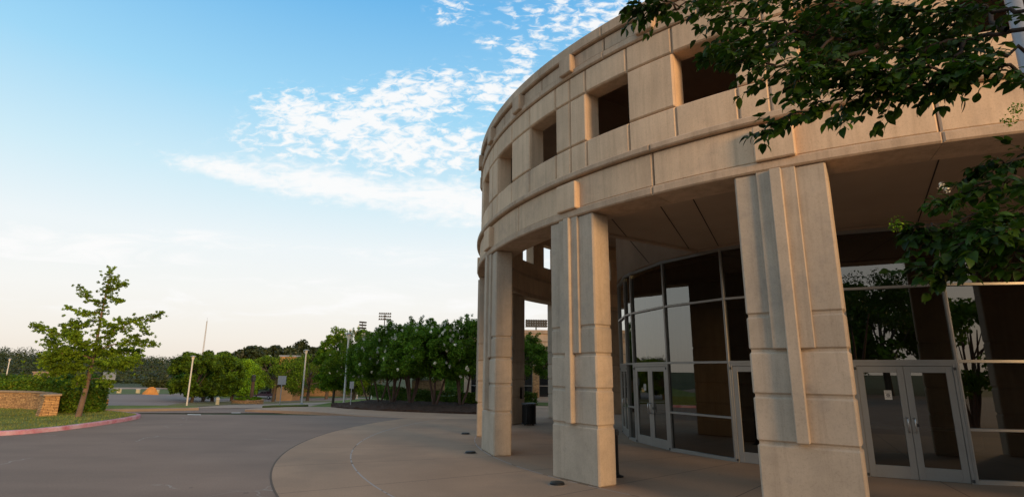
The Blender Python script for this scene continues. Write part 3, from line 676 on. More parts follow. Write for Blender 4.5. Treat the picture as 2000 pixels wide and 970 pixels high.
for s in rings:
    for x,y in inn:
        X,Y=-36+(x+36)*s,23+(y-23)*s; vs.append((X,Y,lawnz(X,Y) if s<.995 else .148))
for i in range(len(rings)-1):
    for j in range(nn-1): f.append((i*nn+j,i*nn+j+1,(i+1)*nn+j+1,(i+1)*nn+j))
f.append(tuple(7*nn+j for j in range(nn)))
tag(MB().add(vs,f).build('lawn','lawn'),kind='structure')
# curved ledgestone wall with its end pier
WS=thing('stone_wall','curved golden ledgestone garden wall with a flat stone cap on the left lawn','wall',(-20.6,25.2,0))
path=catmull([(-21.05,25.75),(-22.6,27.9),(-25.0,29.3),(-28.5,29.9),(-33,29.3),(-38,27.3)],8)
def ribbon(P,w,z0,z1f,mt,name,parent,ov=0):
    A=offset(P,w/2+ov); B=offset(P,-w/2-ov); vs=[]; m=len(P)
    for (a,b) in zip(A,B): 
        zz=z1f if not callable(z1f) else z1f(a)
        vs+=[(a[0],a[1],z0),(a[0],a[1],zz),(b[0],b[1],zz),(b[0],b[1],z0)]
    f=[(i*4+j,(i+1)*4+j,(i+1)*4+(j+1)%4,i*4+(j+1)%4) for i in range(m-1) for j in range(4)]+[(3,2,1,0),((m-1)*4,(m-1)*4+1,(m-1)*4+2,(m-1)*4+3)]
    vs=[(x+20.6,y-25.2,z) for x,y,z in vs]
    return MB().add(vs,f).build(name,mt,parent)
ribbon(path,.42,.0,.97,'stone','wall',WS); 
P2=path; o=ribbon(P2,.42,.97,1.045,'cap','wall_cap',WS,.06)
b=MB(); x,y=0,0
pr=lambda v:(v[0]*math.cos(R_(52))-v[1]*math.sin(R_(52)),v[0]*math.sin(R_(52))+v[1]*math.cos(R_(52)),v[2])
b.add([pr(v) for v in [(-.40,-.30,.05),(.25,-.30,.05),(.25,.30,.05),(-.40,.30,.05),(-.26,-.25,1.0),(.25,-.25,1.0),(.25,.25,1.0),(-.26,.25,1.0)]],[(3,2,1,0),(4,5,6,7),(0,1,5,4),(1,2,6,5),(2,3,7,6),(3,0,4,7)])
b.build('pier','stone',WS)
b=MB(); b.box(-.36,.30,-.33,.33,1.003,1.085,.012,fr=pr); b.build('pier_cap','cap',WS)

# ------------------------------------------------------------------ foliage
def leaf_cloud(centres,radii,n,size,flat=.8,shell=.35,seed=0,droop=0.):
    """n small leaf quads gathered round clump centres -> V,F"""
    r=np.random.default_rng(seed); C=np.asarray(centres,float); Rr=np.asarray(radii,float)
    w=(Rr**2).clip(1e-4); w=w/w.sum(); idx=r.choice(len(C),n,p=w)
    d=r.normal(size=(n,3)); d/=np.linalg.norm(d,axis=1)[:,None]
    rad=r.random(n)**shell; P=C[idx]+d*(Rr[idx]*rad)[:,None]*np.array([1,1,flat]); P[:,2]-=droop*rad*Rr[idx]
    nrm=d*.7+r.normal(size=(n,3))*.7+np.array([0,0,.35]); nrm/=np.linalg.norm(nrm,axis=1)[:,None]
    a=np.cross(nrm,r.normal(size=(n,3))); a/=np.linalg.norm(a,axis=1)[:,None]; b=np.cross(nrm,a)
    s=size*(.6+.8*r.random(n)); s=s[:,None]
    q=np.stack([P-a*s,P-b*s*.55+nrm*s*.12,P+a*s,P+b*s*.55+nrm*s*.12],1).reshape(-1,3)
    return q,np.arange(4*n).reshape(n,4)
def join(parts):
    V=[];Fs=[];o=0
    for v,f in parts: V.append(v); Fs.append(f+o); o+=len(v)
    return np.concatenate(V),np.concatenate(Fs)
def crown_clumps(rx,ry,rz,n,rs,seed,cone=0.,lowcut=-.75,boxy=False):
    r=random.Random(seed); C=[];Rr=[]
    while len(C)<n:
        v=Vector((r.gauss(0,1),r.gauss(0,1),r.gauss(0,1))).normalized()*(r.uniform(.45,1.)**.5)
        if v.z<lowcut: continue
        if boxy: v.z=math.copysign(abs(v.z)**.75,v.z); q_=max(.001,math.hypot(v.x,v.y)); f_=min(1.,q_**.55)/q_; v.x*=f_; v.y*=f_
        s=1-cone*max(0,v.z)
        C.append((v.x*rx*s,v.y*ry*s,v.z*rz)); Rr.append(rs*r.uniform(.6,1.25))
    return C,Rr
def make_tree(name,label,cat,x,y,h,rx,rz,stems=1,trunkr=.12,clear=1.3,nleaf=6000,leaf=.09,mt='leaf_oak',bark='bark',clumps=40,cr=.55,seed=1,group=None,cone=.2,blossoms=0,spread=.5,lean=(0,0),ry=None,z=None,droop=.2,spikes=0,lowcut=-.75,boxy=False):
    z=T(x,y) if z is None else z
    t=thing(name,label,cat,(x,y,z),0,group); rd=random.Random(seed)
    zc=(clear+h)/2; ry=ry or rx
    C,Rr=crown_clumps(rx,ry,(h-clear)/2 if rz is None else rz,clumps,cr,seed,cone,lowcut,boxy)
    C=[(c[0]+lean[0],c[1]+lean[1],c[2]+zc) for c in C]
    for i in range(spikes):
        a=rd.uniform(0,6.28); q=rd.uniform(.1,.75); 
        for j in range(3): C.append((math.cos(a)*rx*q+rd.gauss(0,.08)+lean[0],math.sin(a)*ry*q+lean[1],zc+((h-clear)/2)*(math.sqrt(max(0,1-q*q)))*.9+.1+.2*j)); Rr.append(.22-.03*j)
    tk=MB()
    for s in range(stems):
        a=6.28*s/stems+rd.uniform(-.5,.5); sp=spread if stems>1 else .05
        b0=Vector((math.cos(a)*.10*(stems>1),math.sin(a)*.10*(stems>1),-.15))
        top=Vector((math.cos(a)*sp*rx*.6+lean[0]*.7,math.sin(a)*sp*ry*.6+lean[1]*.7,zc+.1*h))
        mid=b0.lerp(top,.45)+Vector((math.cos(a)*.06,math.sin(a)*.06,.05))
        r0=trunkr*(1 if stems==1 else .55)
        cl=[b0,b0+Vector((0,0,.22)),mid,top]; tk.tube([b0,b0+Vector((0,0,.25)),b0.lerp(mid,.6)+Vector((rd.gauss(0,.03),rd.gauss(0,.03),0)),mid,top],[r0*1.45,r0*1.05,r0*.95,r0*.8,r0*.25],8)
        # limbs to some clumps
        mine=sorted(range(len(C)),key=lambda i:(Vector(C[i])-top).length)[:max(6,clumps//(stems*2))]
        for i in mine[::2]:
            st=cl[2].lerp(top,rd.uniform(-.25,.75)); e=Vector(C[i]); mm=st.lerp(e,.5)+Vector((0,0,-.08*h*.3+.05))
            tk.tube([st,mm,e],[r0*.42,r0*.26,r0*.08],5,cap=False)
    tk.build('trunk',bark,t,smooth=True)
    V,Fq=leaf_cloud(C,Rr,nleaf,leaf,.85,.42,seed,droop)
    npmesh('crown',V,Fq,mt,t)
    if blossoms:
        r=np.random.default_rng(seed+5); CC=np.array(C); idx=r.integers(0,len(CC),blossoms); d=r.normal(size=(blossoms,3)); d/=np.linalg.norm(d,axis=1)[:,None]
        d[:,1]-=.3; P=CC[idx]+d*np.array(Rr)[idx][:,None]*1.08
        keep=((P[:,0]/rx)**2+(P[:,1]/ry)**2+((P[:,2]-zc)/((h-clear)/2))**2)>.55; P=P[keep]
        V,Fq=leaf_cloud(P,np.full(len(P),.085),len(P)*24,.05,1.3,.6,seed); tag(npmesh('blossom',V,Fq,'blossom',t),kind='stuff')
    return t
# hedge: clipped mass of small leaves over dark branches
def hedge(name,label,path,w,h,n,leaf,mt,seed,group=None,z0=0.,wob=.12):
    t=thing(name,label,'hedge',(path[0][0],path[0][1],z0),0,group); r=np.random.default_rng(seed)
    P=np.array([(p[0]-path[0][0],p[1]-path[0][1]) for p in path]); seg=np.linalg.norm(np.diff(P,axis=0),axis=1); cum=np.concatenate([[0],np.cumsum(seg)])
    s=r.random(n)*cum[-1]; i=np.clip(np.searchsorted(cum,s)-1,0,len(seg)-1); f=((s-cum[i])/seg[i])[:,None]; c=P[i]*(1-f)+P[i+1]*f; d=(P[i+1]-P[i])/seg[i][:,None]; nm=np.stack([-d[:,1],d[:,0]],1)
    th=r.random(n)*math.pi; lump=1+wob*np.sin(s*2.1+seed)+wob*.6*np.sin(s*5.3+th*2)
    sq=np.power(np.abs(np.sin(th)),.45)*h*lump; sx=np.sign(np.cos(th))*np.power(np.abs(np.cos(th)),.45)*w/2*lump
    k=.82+.22*r.random(n); side=r.random(n)<.35
    Pz=np.where(side,r.random(n)*h*.95,sq*k); Px=np.where(side,np.sign(r.random(n)-.5)*w/2*lump*k,sx*k)
    endt=np.minimum(s,cum[-1]-s); 
    ext=r.random(n)<(w*.9/(cum[-1]+w)); ea=r.random(n)*math.pi-math.pi/2; st_=r.random(n)<.5
    e0=np.where(st_[:,None],P[0],P[-1]); ed=np.where(st_[:,None],-(P[1]-P[0])/seg[0],(P[-1]-P[-2])/seg[-1]); en=np.stack([-ed[:,1],ed[:,0]],1)
    ke=(.75+.3*r.random(n))*w/2*(1-.5*(Pz/(h*1.15)).clip(0,1)**3)
    X=np.where(ext[:,None],e0+ed*(np.cos(ea)*ke)[:,None]+en*(np.sin(ea)*ke)[:,None],c+nm*Px[:,None]); Pz=np.where(ext,r.random(n)*h*.92,Pz); C=np.stack([X[:,0],X[:,1],Pz.clip(.03)],1)
    V,Fq=leaf_cloud(C,np.full(n,.05),n,leaf,1,.5,seed); npmesh('crown',V,Fq,mt,t)
    A=[(x*1.,y*1.) for x,y in P]; o1=offset(A,w*.28); o2=offset(A,-w*.28); vs=[]
    for a,b in zip(o1,o2): vs+=[(a[0],a[1],0),(a[0],a[1],h*.7),(b[0],b[1],h*.7),(b[0],b[1],0)]
    m=len(A); MB().add(vs,[(i*4+j,(i+1)*4+j,(i+1)*4+(j+1)%4,i*4+(j+1)%4) for i in range(m-1) for j in range(4)]+[(3,2,1,0),((m-1)*4,(m-1)*4+1,(m-1)*4+2,(m-1)*4+3)]).build('branches','leaf_hedge',t)
    return t
hedge('hedge','rounded dark shrub hedge behind the curved stone wall on the left lawn',[(-20.9,27.5),(-22.3,28.9),(-25,30.6),(-29,31.6),(-34,31.2),(-39,29.3)],1.9,1.62,60000,.06,'leaf_hedge',3,z0=.1,wob=.07)

# --- the young ginkgo: leaning trunk, long sparse limbs drawn limb by limb
GY=24.8
GK=thing('ginkgo_tree','young ginkgo tree with a leaning bare trunk and sparse irregular limbs on the left lawn','tree',(at(150,820,GY).x,GY,.15))
def gpt(u,v,dy=0): p=at(u,v,GY+dy)*1.0; return p-Vector(GK.location)
limbs=[ # (pixel points, depth offsets, r0, r1, leafy from fraction, leaves, spread)
 ([(150,822),(157,797),(166,765),(172,742),(178,715),(183,690),(190,660),(196,625),(203,590),(210,560),(216,524)],[0]*11,.135,.012,.62,520,.13),
 ([(190,665),(215,650),(240,637),(262,628),(290,622),(320,610)],[0,.1,.2,.3,.5,.7],.04,.008,.22,420,.16),
 ([(186,688),(222,672),(255,668),(280,672),(306,673)],[0,-.2,-.3,-.5,-.7],.035,.008,.3,330,.17),
 ([(215,650),(222,640),(238,630),(231,622)],[.1,.1,.1,.1],.02,.006,.2,120,.11),
 ([(262,628),(276,640),(286,652)],[.3,.2,.2],.018,.006,.1,130,.13),
 ([(240,637),(252,660),(270,655)],[.2,0,-.1],.018,.006,.1,130,.15),
 ([(203,590),(186,590),(165,575),(156,560)],[0,.2,.3,.4],.02,.006,.1,230,.12),
 ([(200,605),(180,612),(160,612),(134,600)],[0,-.2,-.3,-.4],.02,.006,.1,220,.12),
 ([(208,570),(222,565),(236,556),(244,555)],[0,.2,.3,.3],.018,.005,.1,200,.11),
 ([(206,580),(224,583),(232,590)],[0,-.2,-.3],.015,.005,.1,120,.12),
 ([(212,548),(222,545),(228,543)],[0,.1,.1],.012,.005,.1,60,.1),
 ([(196,628),(212,636),(222,634)],[0,-.3,-.5],.018,.006,.1,110,.13),
 ([(198,618),(178,628),(160,640),(150,636)],[0,.3,.5,.7],.02,.006,.2,190,.15),
 ([(183,692),(160,675),(130,655),(100,650),(80,640),(67,637)],[0,.2,.4,.5,.6,.7],.045,.008,.3,420,.16),
 ([(130,655),(125,640),(120,632)],[.4,.4,.4],.015,.005,.1,90,.1),
 ([(180,700),(150,690),(120,690),(95,700),(84,712)],[0,-.4,-.8,-1.1,-1.3],.04,.008,.15,620,.26),
 ([(176,720),(150,718),(125,722),(100,726)],[0,-.4,-.7,-1],.035,.008,.2,560,.24),
 ([(178,712),(205,712),(235,715),(262,700)],[0,-.5,-.8,-1],.035,.008,.15,640,.25),
 ([(181,700),(190,680),(150,668),(140,650)],[0,-.5,-.9,-1.1],.03,.008,.2,520,.24),
 ([(172,742),(160,736),(152,745),(150,752)],[0,-.2,-.4,-.5],.022,.006,.3,170,.18),
 ([(172,742),(190,738),(205,745),(215,752)],[0,-.3,-.6,-.8],.025,.006,.5,150,.17),
 ([(180,705),(200,690),(225,690),(250,685),(275,690)],[0,.5,.9,1.2,1.4],.03,.008,.15,560,.24),
 ([(181,700),(165,695),(140,700),(110,675),(95,668)],[0,.6,1.,1.3,1.5],.03,.008,.15,600,.25),
 ([(178,712),(170,690),(150,650),(145,628)],[0,.2,.3,.3],.03,.006,.2,420,.2),
 ([(183,692),(205,675),(215,660),(208,645)],[0,-.1,-.2,-.2],.02,.006,.2,260,.16),
]
tk=MB(); GV=[]; rg=np.random.default_rng(21)
for li,(px,dy,r0,r1,lf,nl,sp) in enumerate(limbs):
    pts=catmull([tuple(gpt(u,v,d)) for (u,v),d in zip(px,dy)],3); m=len(pts)
    rad=[r0+(r1-r0)*(i/(m-1))**.8 for i in range(m)]
    if li==0: rad[0]*=1.35
    tk.tube(pts,rad,9 if li==0 else 6,cap=False)
    A=np.array(pts); nl=int(nl*(2.6 if sp>.2 else 1.7))
    # spur clusters
    ns=max(8,nl//6); tt=lf+(1-lf)*rg.random(ns)**.9; idx=np.clip((tt*(m-1)).astype(int),0,m-2); fr_=(tt*(m-1)-idx)[:,None]
    base=A[idx]*(1-fr_)+A[idx+1]*fr_; off=rg.normal(size=(ns,3))*sp*(.35+.9*rg.random((ns,1))); off[:,2]*=.75; off[:,2]+=sp*.15
    GV.append(leaf_cloud(base+off,np.full(ns,.06+sp*.10),nl*3,.042,.8,.5,100+li))
tk.build('trunk','ginkgo_bark',GK,smooth=True)
V,Fq=join(GV); npmesh('crown',V,Fq,'leaf_ginkgo',GK)

# --- crepe myrtles along the mulch bed, and the lawn trees behind
myr=[(719,786,3.0,632,'leftmost of the mulch bed row, trunk at the bed tip'),(741,790.5,2.6,640,'second from the left in the mulch bed row'),(766,793,2.6,630,'third from the left in the mulch bed row, many thin stems'),(801,794.5,2.9,616,'in the middle of the mulch bed row before the hedge'),(848,798,3.0,624,'before the brick pillar, with a trunk leaning right'),(899,798,2.9,612,'nearest the rotunda columns at the right end of the bed'),(1012,783,2.6,640,'behind the rotunda, seen through the gap between columns')]
for i,(u,v,rx,vt,lab) in enumerate(myr):
    x,y=hit(u,v); zt=at(u,vt+12,y).z; z=T(x,y)+.12
    make_tree('crepe_myrtle','white-flowering crepe myrtle '+lab,'tree',x,y,zt-z,rx*(1.3 if i==0 else 1.12),None,stems=(2,2,4,5,3,3,3)[i],trunkr=.13,clear=1.35,nleaf=40000,leaf=.062,mt='leaf_myrtle',bark='smooth_bark',clumps=170,cr=.42,seed=30+i,group='crepe myrtles in the mulch bed',cone=.12,blossoms=110 if i not in(6,) else 8,z=z,droop=.3,spikes=6,lowcut=-.62,ry=2.4,boxy=False,lean=((-.75,-.2) if i==0 else (0,0)))
x,y=hit(650,788); make_tree('maple_tree','bright green dense lawn tree with pointed top left of the crepe myrtles','tree',x,y,at(650,640,y).z-T(x,y),2.1,None,1,.13,.95,20000,.10,'leaf_bright','bark',110,.5,51,cone=.35,z=T(x,y)+.03,ry=2.0,lowcut=-.85)
lt=[(374,785.5,694,2.2,'leaf_oak','low dark oak with a thick short trunk beside the white lamp'),(396,784,686,2.5,'leaf_oak','middle dark oak of the clump right of the white lamp'),(414,783.5,692,2.4,'leaf_oak','dark oak with broad crown at the right of the lamp clump'),
 (452,783,701,1.9,'leaf_bright','yellow-green tree at the left end of the stone planter'),(468,782.5,706,1.7,'leaf_bright','yellow-green tree behind the stone planter and dark post'),(533,784.5,697,2.6,'leaf_oak','round green tree before the parked pickup truck'),
 (600,782.5,694,2.3,'leaf_oak','green tree behind the second lamp beside the brick wall'),(566,778.5,703,2.0,'leaf_oak','olive green tree in front of the orange brick building, between sign and lamp'),(637,779,690,1.8,'leaf_oak','small tree at the brick wall, half hidden by the pointed lawn tree'),(690,781,700,2.0,'leaf_oak','dark tree before the brick wall behind the myrtles')]
for i,(u,v,vt,rx,mt,lab) in enumerate(lt):
    x,y=hit(u,v); s=y/58.
    make_tree('shade_tree',lab,'tree',x,y,at(u,vt,y).z-T(x,y),rx*s*(1.15 if i<7 else 1),None,1,.17*s,(1.5 if i==5 else .75)*s,15000,.13,mt,'bark',85,.52*s,70+i,'shade trees on the far verge',cone=.1,ry=rx*s,lowcut=-.9,boxy=i<7)
# tall trees behind the orange-brick building, each with its own crown
tl=[(482,762,674),(505,762,678),(530,762,670),(560,762,676),(585,762,668),(612,762,672),(445,762,690),(465,762,688),(640,762,684)]
for i,(u,v,vt) in enumerate(tl):
    y=150+8*(i%3); p=at(u,740,y); x=p.x; z=T(x,y)
    lab='tall dark tree on the skyline '+('above the planter','left of the orange brick roof','just behind the left edge of the orange brick roof','behind the right edge of the orange brick roof','right of the orange brick roof','next to the second lamp top','left of the radio mast side, lowest','above the yellow-green trees, lower than its neighbours','behind the pointed lawn tree')[i]
    if i==6: lab='low dark skyline tree right of the radio mast'
    make_tree('skyline_tree',lab,'tree',x,y,at(u,vt,y).z-z,3.4,None,1,.3,4,6500,.42,'leaf_far','bark',46,1.5,90+i,'tall trees on the skyline',cone=.25,ry=3.2)
# distant wooded ridge: one mass
Cs=[];Rs_=[];r=random.Random(5)
def crownrow(y0,y1,v0,vfun,n,rad,u0=-260,u1=720):
    for i in range(n):
        u=u0+(u1-u0)*(i+r.random())/n; y=r.uniform(y0,y1); vt=vfun(u)+r.gauss(0,2.2)
        top=at(u,vt,y); zg=T(top.x,y); hgt=top.z-zg
        R0=rad*r.uniform(.75,1.3)
        Cs.append((top.x,y,top.z-R0*.85)); Rs_.append(R0*.85)
        for j in range(5):
            a=r.uniform(0,6.28); q=r.uniform(.3,1)
            Cs.append((top.x+math.cos(a)*R0*q,y+math.sin(a)*R0*q,top.z-R0*.6-R0*.5*q*q+r.gauss(0,.2))); Rs_.append(R0*.40)
        for j in range(5):
            Cs.append((top.x+r.gauss(0,R0*.6),y+r.gauss(0,R0*.5),max(zg+.8,top.z-R0*r.uniform(1.1,2.6)))); Rs_.append(R0*.55)
def interp(tab):
    def f(u):
        for (a,va),(b,vb) in zip(tab,tab[1:]):
            if u<=b: return va+(vb-va)*max(0,(u-a))/(b-a)
        return tab[-1][1]
    return f
ridge=interp([(-260,668),(0,669),(60,672),(100,677),(150,672),(200,676),(300,687),(345,690),(370,682),(400,681),(425,690),(470,688),(600,690),(720,694)])
crownrow(380,440,0,ridge,64,9.5)
crownrow(300,350,0,lambda u:ridge(u)+9,60,8.0)
crownrow(235,275,0,lambda u:ridge(u)+20+6*math.sin(u*.05),60,6.2)
crownrow(198,215,0,interp([(-260,705),(0,703),(30,722),(60,735),(110,728),(160,712),(230,716),(300,728),(320,742),(345,738),(360,715),(450,712),(720,716)]),80,4.0)
V,Fq=leaf_cloud(Cs,Rs_,150000,.55,.9,.22,77,.15); tag(npmesh('distant_woodland',V,Fq,'leaf_far'),'dark wooded ridge filling the left horizon','woodland',kind='stuff')
# hedge before the brick wall, mulch bed side
def hp(u,v): return hit(u,v)
hedge('hedge','clipped dark hedge along the back of the mulch bed under the crepe myrtles',[hp(727,785),hp(770,787.5),hp(820,789.5),hp(884,793)],1.1,1.02,15000,.055,'leaf_hedge',9,'clipped hedges behind the myrtles',z0=T(*hp(800,789))+.12,wob=.04)
hedge('hedge','short clipped hedge right of the gap, close to the rotunda columns',[hp(904,794.5),hp(955,796)],1.1,.8,4500,.055,'leaf_hedge',10,'clipped hedges behind the myrtles',z0=.1,wob=.04)
hedge('hedge','tall dark evergreen hedge beyond the lawn behind the right myrtles',[hp(862,768),hp(915,768)],2.2,3.3,7000,.12,'leaf_hedge',14,z0=T(*hp(885,768)),wob=.05)
hedge('hedge','small round shrub beside the trash bin beyond the columns',[(uX(1024)*.8,38.5),(uX(1036)*.8,38.6)],.9,.85,2500,.05,'leaf_hedge',15,z0=.02,wob=.05)
mb=MB().add([(-1,38.6,.02),(9,35.6,.02),(14,39,.02),(-1,42.5,.02)],[(0,1,2,3)]); tag(mb.build('lawn','far_lawn'),kind='structure')
# ginkgo-lawn blades (uncountable)
def inside_poly(x,y,P):
    c=False; j=len(P)-1
    for i in range(len(P)):
        if (P[i][1]>y)!=(P[j][1]>y) and x<(P[j][0]-P[i][0])*(y-P[i][1])/(P[j][1]-P[i][1])+P[i][0]: c=not c
        j=i
    return c
gv=[]; cnt=0; r=random.Random(9); poly=inn[::2]
while cnt<26000:
    x=r.uniform(-30,-16.3); y=r.uniform(15,31)
    if not inside_poly(x,y,poly): continue
    cnt+=1; z=lawnz(x,y); a=r.uniform(0,3.14); w=.012; h=r.uniform(.03,.075); dx,dy=math.cos(a)*w,math.sin(a)*w; lx,ly=r.gauss(0,.02),r.gauss(0,.02)
    gv+=[(x-dx,y-dy,z-.005),(x+dx,y+dy,z-.005),(x+lx,y+ly,z+h)]
tag(npmesh('lawn_grass',np.array(gv),np.arange(3*cnt).reshape(-1,3),'grass'),'short mown grass on the left lawn island','grass',kind='stuff')

# ------------------------------------------------------------------ walls and buildings beyond
def box_wall(name,label,pts,h,th_,mt,capmt=None,cat='wall',group=None):
    x0,y0=pts[0]; t=thing(name,label,cat,(x0,y0,0),0,group)
    P=[(x-x0,y-y0) for x,y in pts]; A=offset(P,th_/2); B=offset(P,-th_/2); vs=[];vc=[];m=len(P)
    hs=h if isinstance(h,list) else [h]*m
    for (a,b,(x,y),h) in zip(A,B,pts,hs):
        z=T(x,y); vs+=[(a[0],a[1],z-.3),(a[0],a[1],z+h),(b[0],b[1],z+h),(b[0],b[1],z-.3)]
        vc+=[(a[0]*1,a[1]+.05,z+h),(a[0],a[1]+.05,z+h+.1),(b[0],b[1]-.05,z+h+.1),(b[0],b[1]-.05,z+h)]
    f=[(i*4+j,(i+1)*4+j,(i+1)*4+(j+1)%4,i*4+(j+1)%4) for i in range(m-1) for j in range(4)]+[(3,2,1,0),((m-1)*4,(m-1)*4+1,(m-1)*4+2,(m-1)*4+3)]
    MB().add(vs,f).build('wall',mt,t); MB().add(vc,f).build('wall_cap',capmt or 'cap',t); return t
def onY(u,Y): return (at(u,760,Y).x,Y)
box_wall('brick_wall','long low tan brick retaining wall across the lawn behind the trees',[hit(u_,773.2) for u_ in (530,560,590,620,650,680,710,740,770,800,830)],[at(u_,757.5,hit(u_,773.2)[1]).z-T(*hit(u_,773.2)) for u_ in (530,560,590,620,650,680,710,740,770,800,830)],.4,'brick')
box_wall('brick_wall','thick short tan brick wall block with pale cap behind the hedge',[onY(808,46),onY(865,45.5)],1.75,.9,'stone')
# planter with clipped top in front of the truck
y=ground_y(477,788); xa,xb=at(448,785,y).x,at(506,785,y).x; zt=T((xa+xb)/2,y)
PLN=thing('planter','low stone planter ring filled with clipped groundcover beside the road','planter',((xa+xb)/2,y+.7,zt)); w=(xb-xa)/2
b=MB(); b.lathe([(w,-.1),(w,.36),(w*.93,.36)],n=28); b.build('wall','stone',PLN)
C,Rr=crown_clumps(w*.85,w*.85,.12,60,.2,4); V,Fq=leaf_cloud([(c[0],c[1],c[2]+.45) for c in C],Rr,3500,.06,.6,.5,8); npmesh('groundcover',V,Fq,'leaf_bright',PLN)
# dark carved post
p=at(482,783,y); PO=thing('carved_post','tall slim dark brown post standing in the stone planter','post',(p.x,y+.9,T(p.x,y))); hp_=at(482,731,y+.9).z-T(p.x,y)
b=MB(); b.lathe([(.16,0),(.17,hp_*.4),(.15,hp_*.75)],n=10); b.build('shaft','wood',PO); b=MB(); b.lathe([(.15,hp_*.75),(.20,hp_*.8),(.17,hp_*.9),(.2,hp_*.93),(.14,hp_)],n=10); b.build('carved_top','dgrey',PO)
# far buildings
def simple_house(name,label,u0,u1,vt,Y,mt,depth=9,roofmt='dgrey',windows=3,wm='dglass'):
    a=at(u0,vt,Y); c=at(u1,vt,Y); z0=T((a.x+c.x)/2,Y); depth=min(depth,5); t=thing(name,label,'building',((a.x+c.x)/2,Y,z0)); w=(c.x-a.x)/2; h=a.z-z0
    b=MB(); b.box(-w,w,0,depth,-.5,h); b.build('wall',mt,t); b=MB(); b.box(-w-.2,w+.2,-.2,depth+.2,h,h+.35); b.build('roof',roofmt,t)
    for i in range(windows):
        x=-w+2*w*(i+.5)/windows; b=MB(); b.box(x-w*.09,x+w*.09,-.06,.02,h*.45,h*.8); b.build('window',wm,t)
    return t
simple_house('office_building','orange brick building with flat grey roof rising above the mid trees',547,577,696,128,'obrick',12,'galv',3)
simple_house('shop_building','low tan building glimpsed through trees at far left',65,96,727,180,'cap',12,'cap',0)
simple_house('shop_building','low pinkish building between trees right of the ginkgo',296,324,746,175,'cap',10,'cap',0)
for i,(u,lab) in enumerate(((297,'small round bush left of the low pinkish building'),(312,'small round bush in front of the low pinkish building'),(336,'dark bush at the right end of the low pinkish building'))):
    x,y=at(u,750,165).x,165; make_tree('far_bush',lab,'bush',x,y,2.6+.5*(i==2),2.2,None,1,.12,.2,1500,.3,'leaf_far','bark',20,.9,300+i,'bushes by the far road')
# orange spoil heap
x,y=hit(294,770); ph=random.Random(2); b=MB(); w=abs(at(309,765,y).x-at(280,765,y).x)/2
b.lathe([(w,-.1),(w*.86,.25),(w*.66,.62),(w*.42,.92),(w*.25,1.0),(0.05,1.02)],n=22)
b.v=[(vx*(1+.08*ph.gauss(0,1)),vy*(1+.08*ph.gauss(0,1)),vz*(1+.05*ph.gauss(0,1))) for vx,vy,vz in b.v]
o=b.build('dirt_pile','orange',loc=(x,y,T(x,y))); tag(o,'bright orange heap of dirt on the far edge of the parking lot','dirt pile')
# utility boxes
for i,(u,lab) in enumerate(((232,'left one of three small beige utility boxes on the far grass'),(269,'middle one of three small beige utility boxes on the far grass'),(307,'small beige utility box on the far grass beside the dirt pile'))):
    x,y=hit(u,767.5); t=thing('utility_box',lab,'box',(x,y,T(x,y)),0,'beige utility boxes on the far grass')
    b=MB(); b.box(-.22,.22,-.2,.2,0,.6,.02); b.build('cabinet','beige',t); b=MB(); b.box(-.25,.25,-.23,.23,.6,.66,.01); b.build('lid','white',t)
x,y=hit(424,790.5); t=thing('bollard','squat beige marker bollard on the verge left of the stone planter','bollard',(x,y,T(x,y))); b=MB(); b.lathe([(.13,0),(.13,.5),(.10,.56),(.03,.58)],n=12); b.build('post','beige',t); b=MB(); b.lathe([(.135,.40),(.135,.46)],n=12); b.build('band','white',t)
x,y=hit(208,795.5); t=thing('bollard','short orange striped marker post behind the white sign','bollard',(x,y,T(x,y)))
for i in range(6):
    b=MB(); b.lathe([(.05,i*.08),(.05,i*.08+.078)],n=10); b.build('band','orange' if i%2 else 'dgrey',t)
# ------------------------------------------------------------------ lamps, signs, masts
def lamp(u0,v0,ut,vt,Y,label,group='pedestrian lamp posts'):
    p=at(u0,v0,Y); z=T(p.x,Y); h=at(ut,vt,Y).z-z; t=thing('lamp_post',label,'lamp post',(p.x,Y,z),0,group); s=h/4.0
    b=MB(); b.lathe([(.06*s,0),(.05*s,h-.35*s)],n=12); b.build('pole','white',t,smooth=False)
    b=MB(); b.lathe([(.14*s,0),(.14*s,.03),(.09*s,.12)],n=12); b.build('base','galv',t)
    b=MB(); b.lathe([(.07*s,h-.35*s),(.12*s,h-.10*s),(.13*s,h-.08*s)],n=16); b.build('lantern','lens',t); b=MB(); b.lathe([(.21*s,h-.08*s),(.21*s,h-.04*s),(.08*s,h)],n=16); b.build('cap','galv',t)
    return t
yl=ground_y(363,795.5); lamp(364,795.5,377,694,yl,'white lamp post leaning beside the dark oak clump, nearest the parking lot')
yl=ground_y(590,788.5); lamp(589,788.5,600,682,yl,'white lamp post left of the pointed lawn tree')
yl=ground_y(671,794)+2.6; lamp(671,794,683,650,yl,'tall lamp post rising through the trees at the mulch bed tip')
p=at(11,745,80.); lamp(9,750,17,699,80.,'white lamp post at the far left edge before the woods')
for u,v,vt,lab in ((697,778,745,'plain white post left of the hedge before the brick wall'),(725,779,745,'plain white post behind the leftmost myrtle')):
    Y=ground_y(u,v); p=at(u,v,Y); z=T(p.x,Y); b=MB(); b.lathe([(.07,0),(.065,at(u,vt,Y).z-z)],n=10); b.lathe([(.11,0),(.11,.08),(.07,.12)],n=10); tag(b.build('marker_post','white',loc=(p.x,Y,z)),lab,'post','white posts by the brick wall')
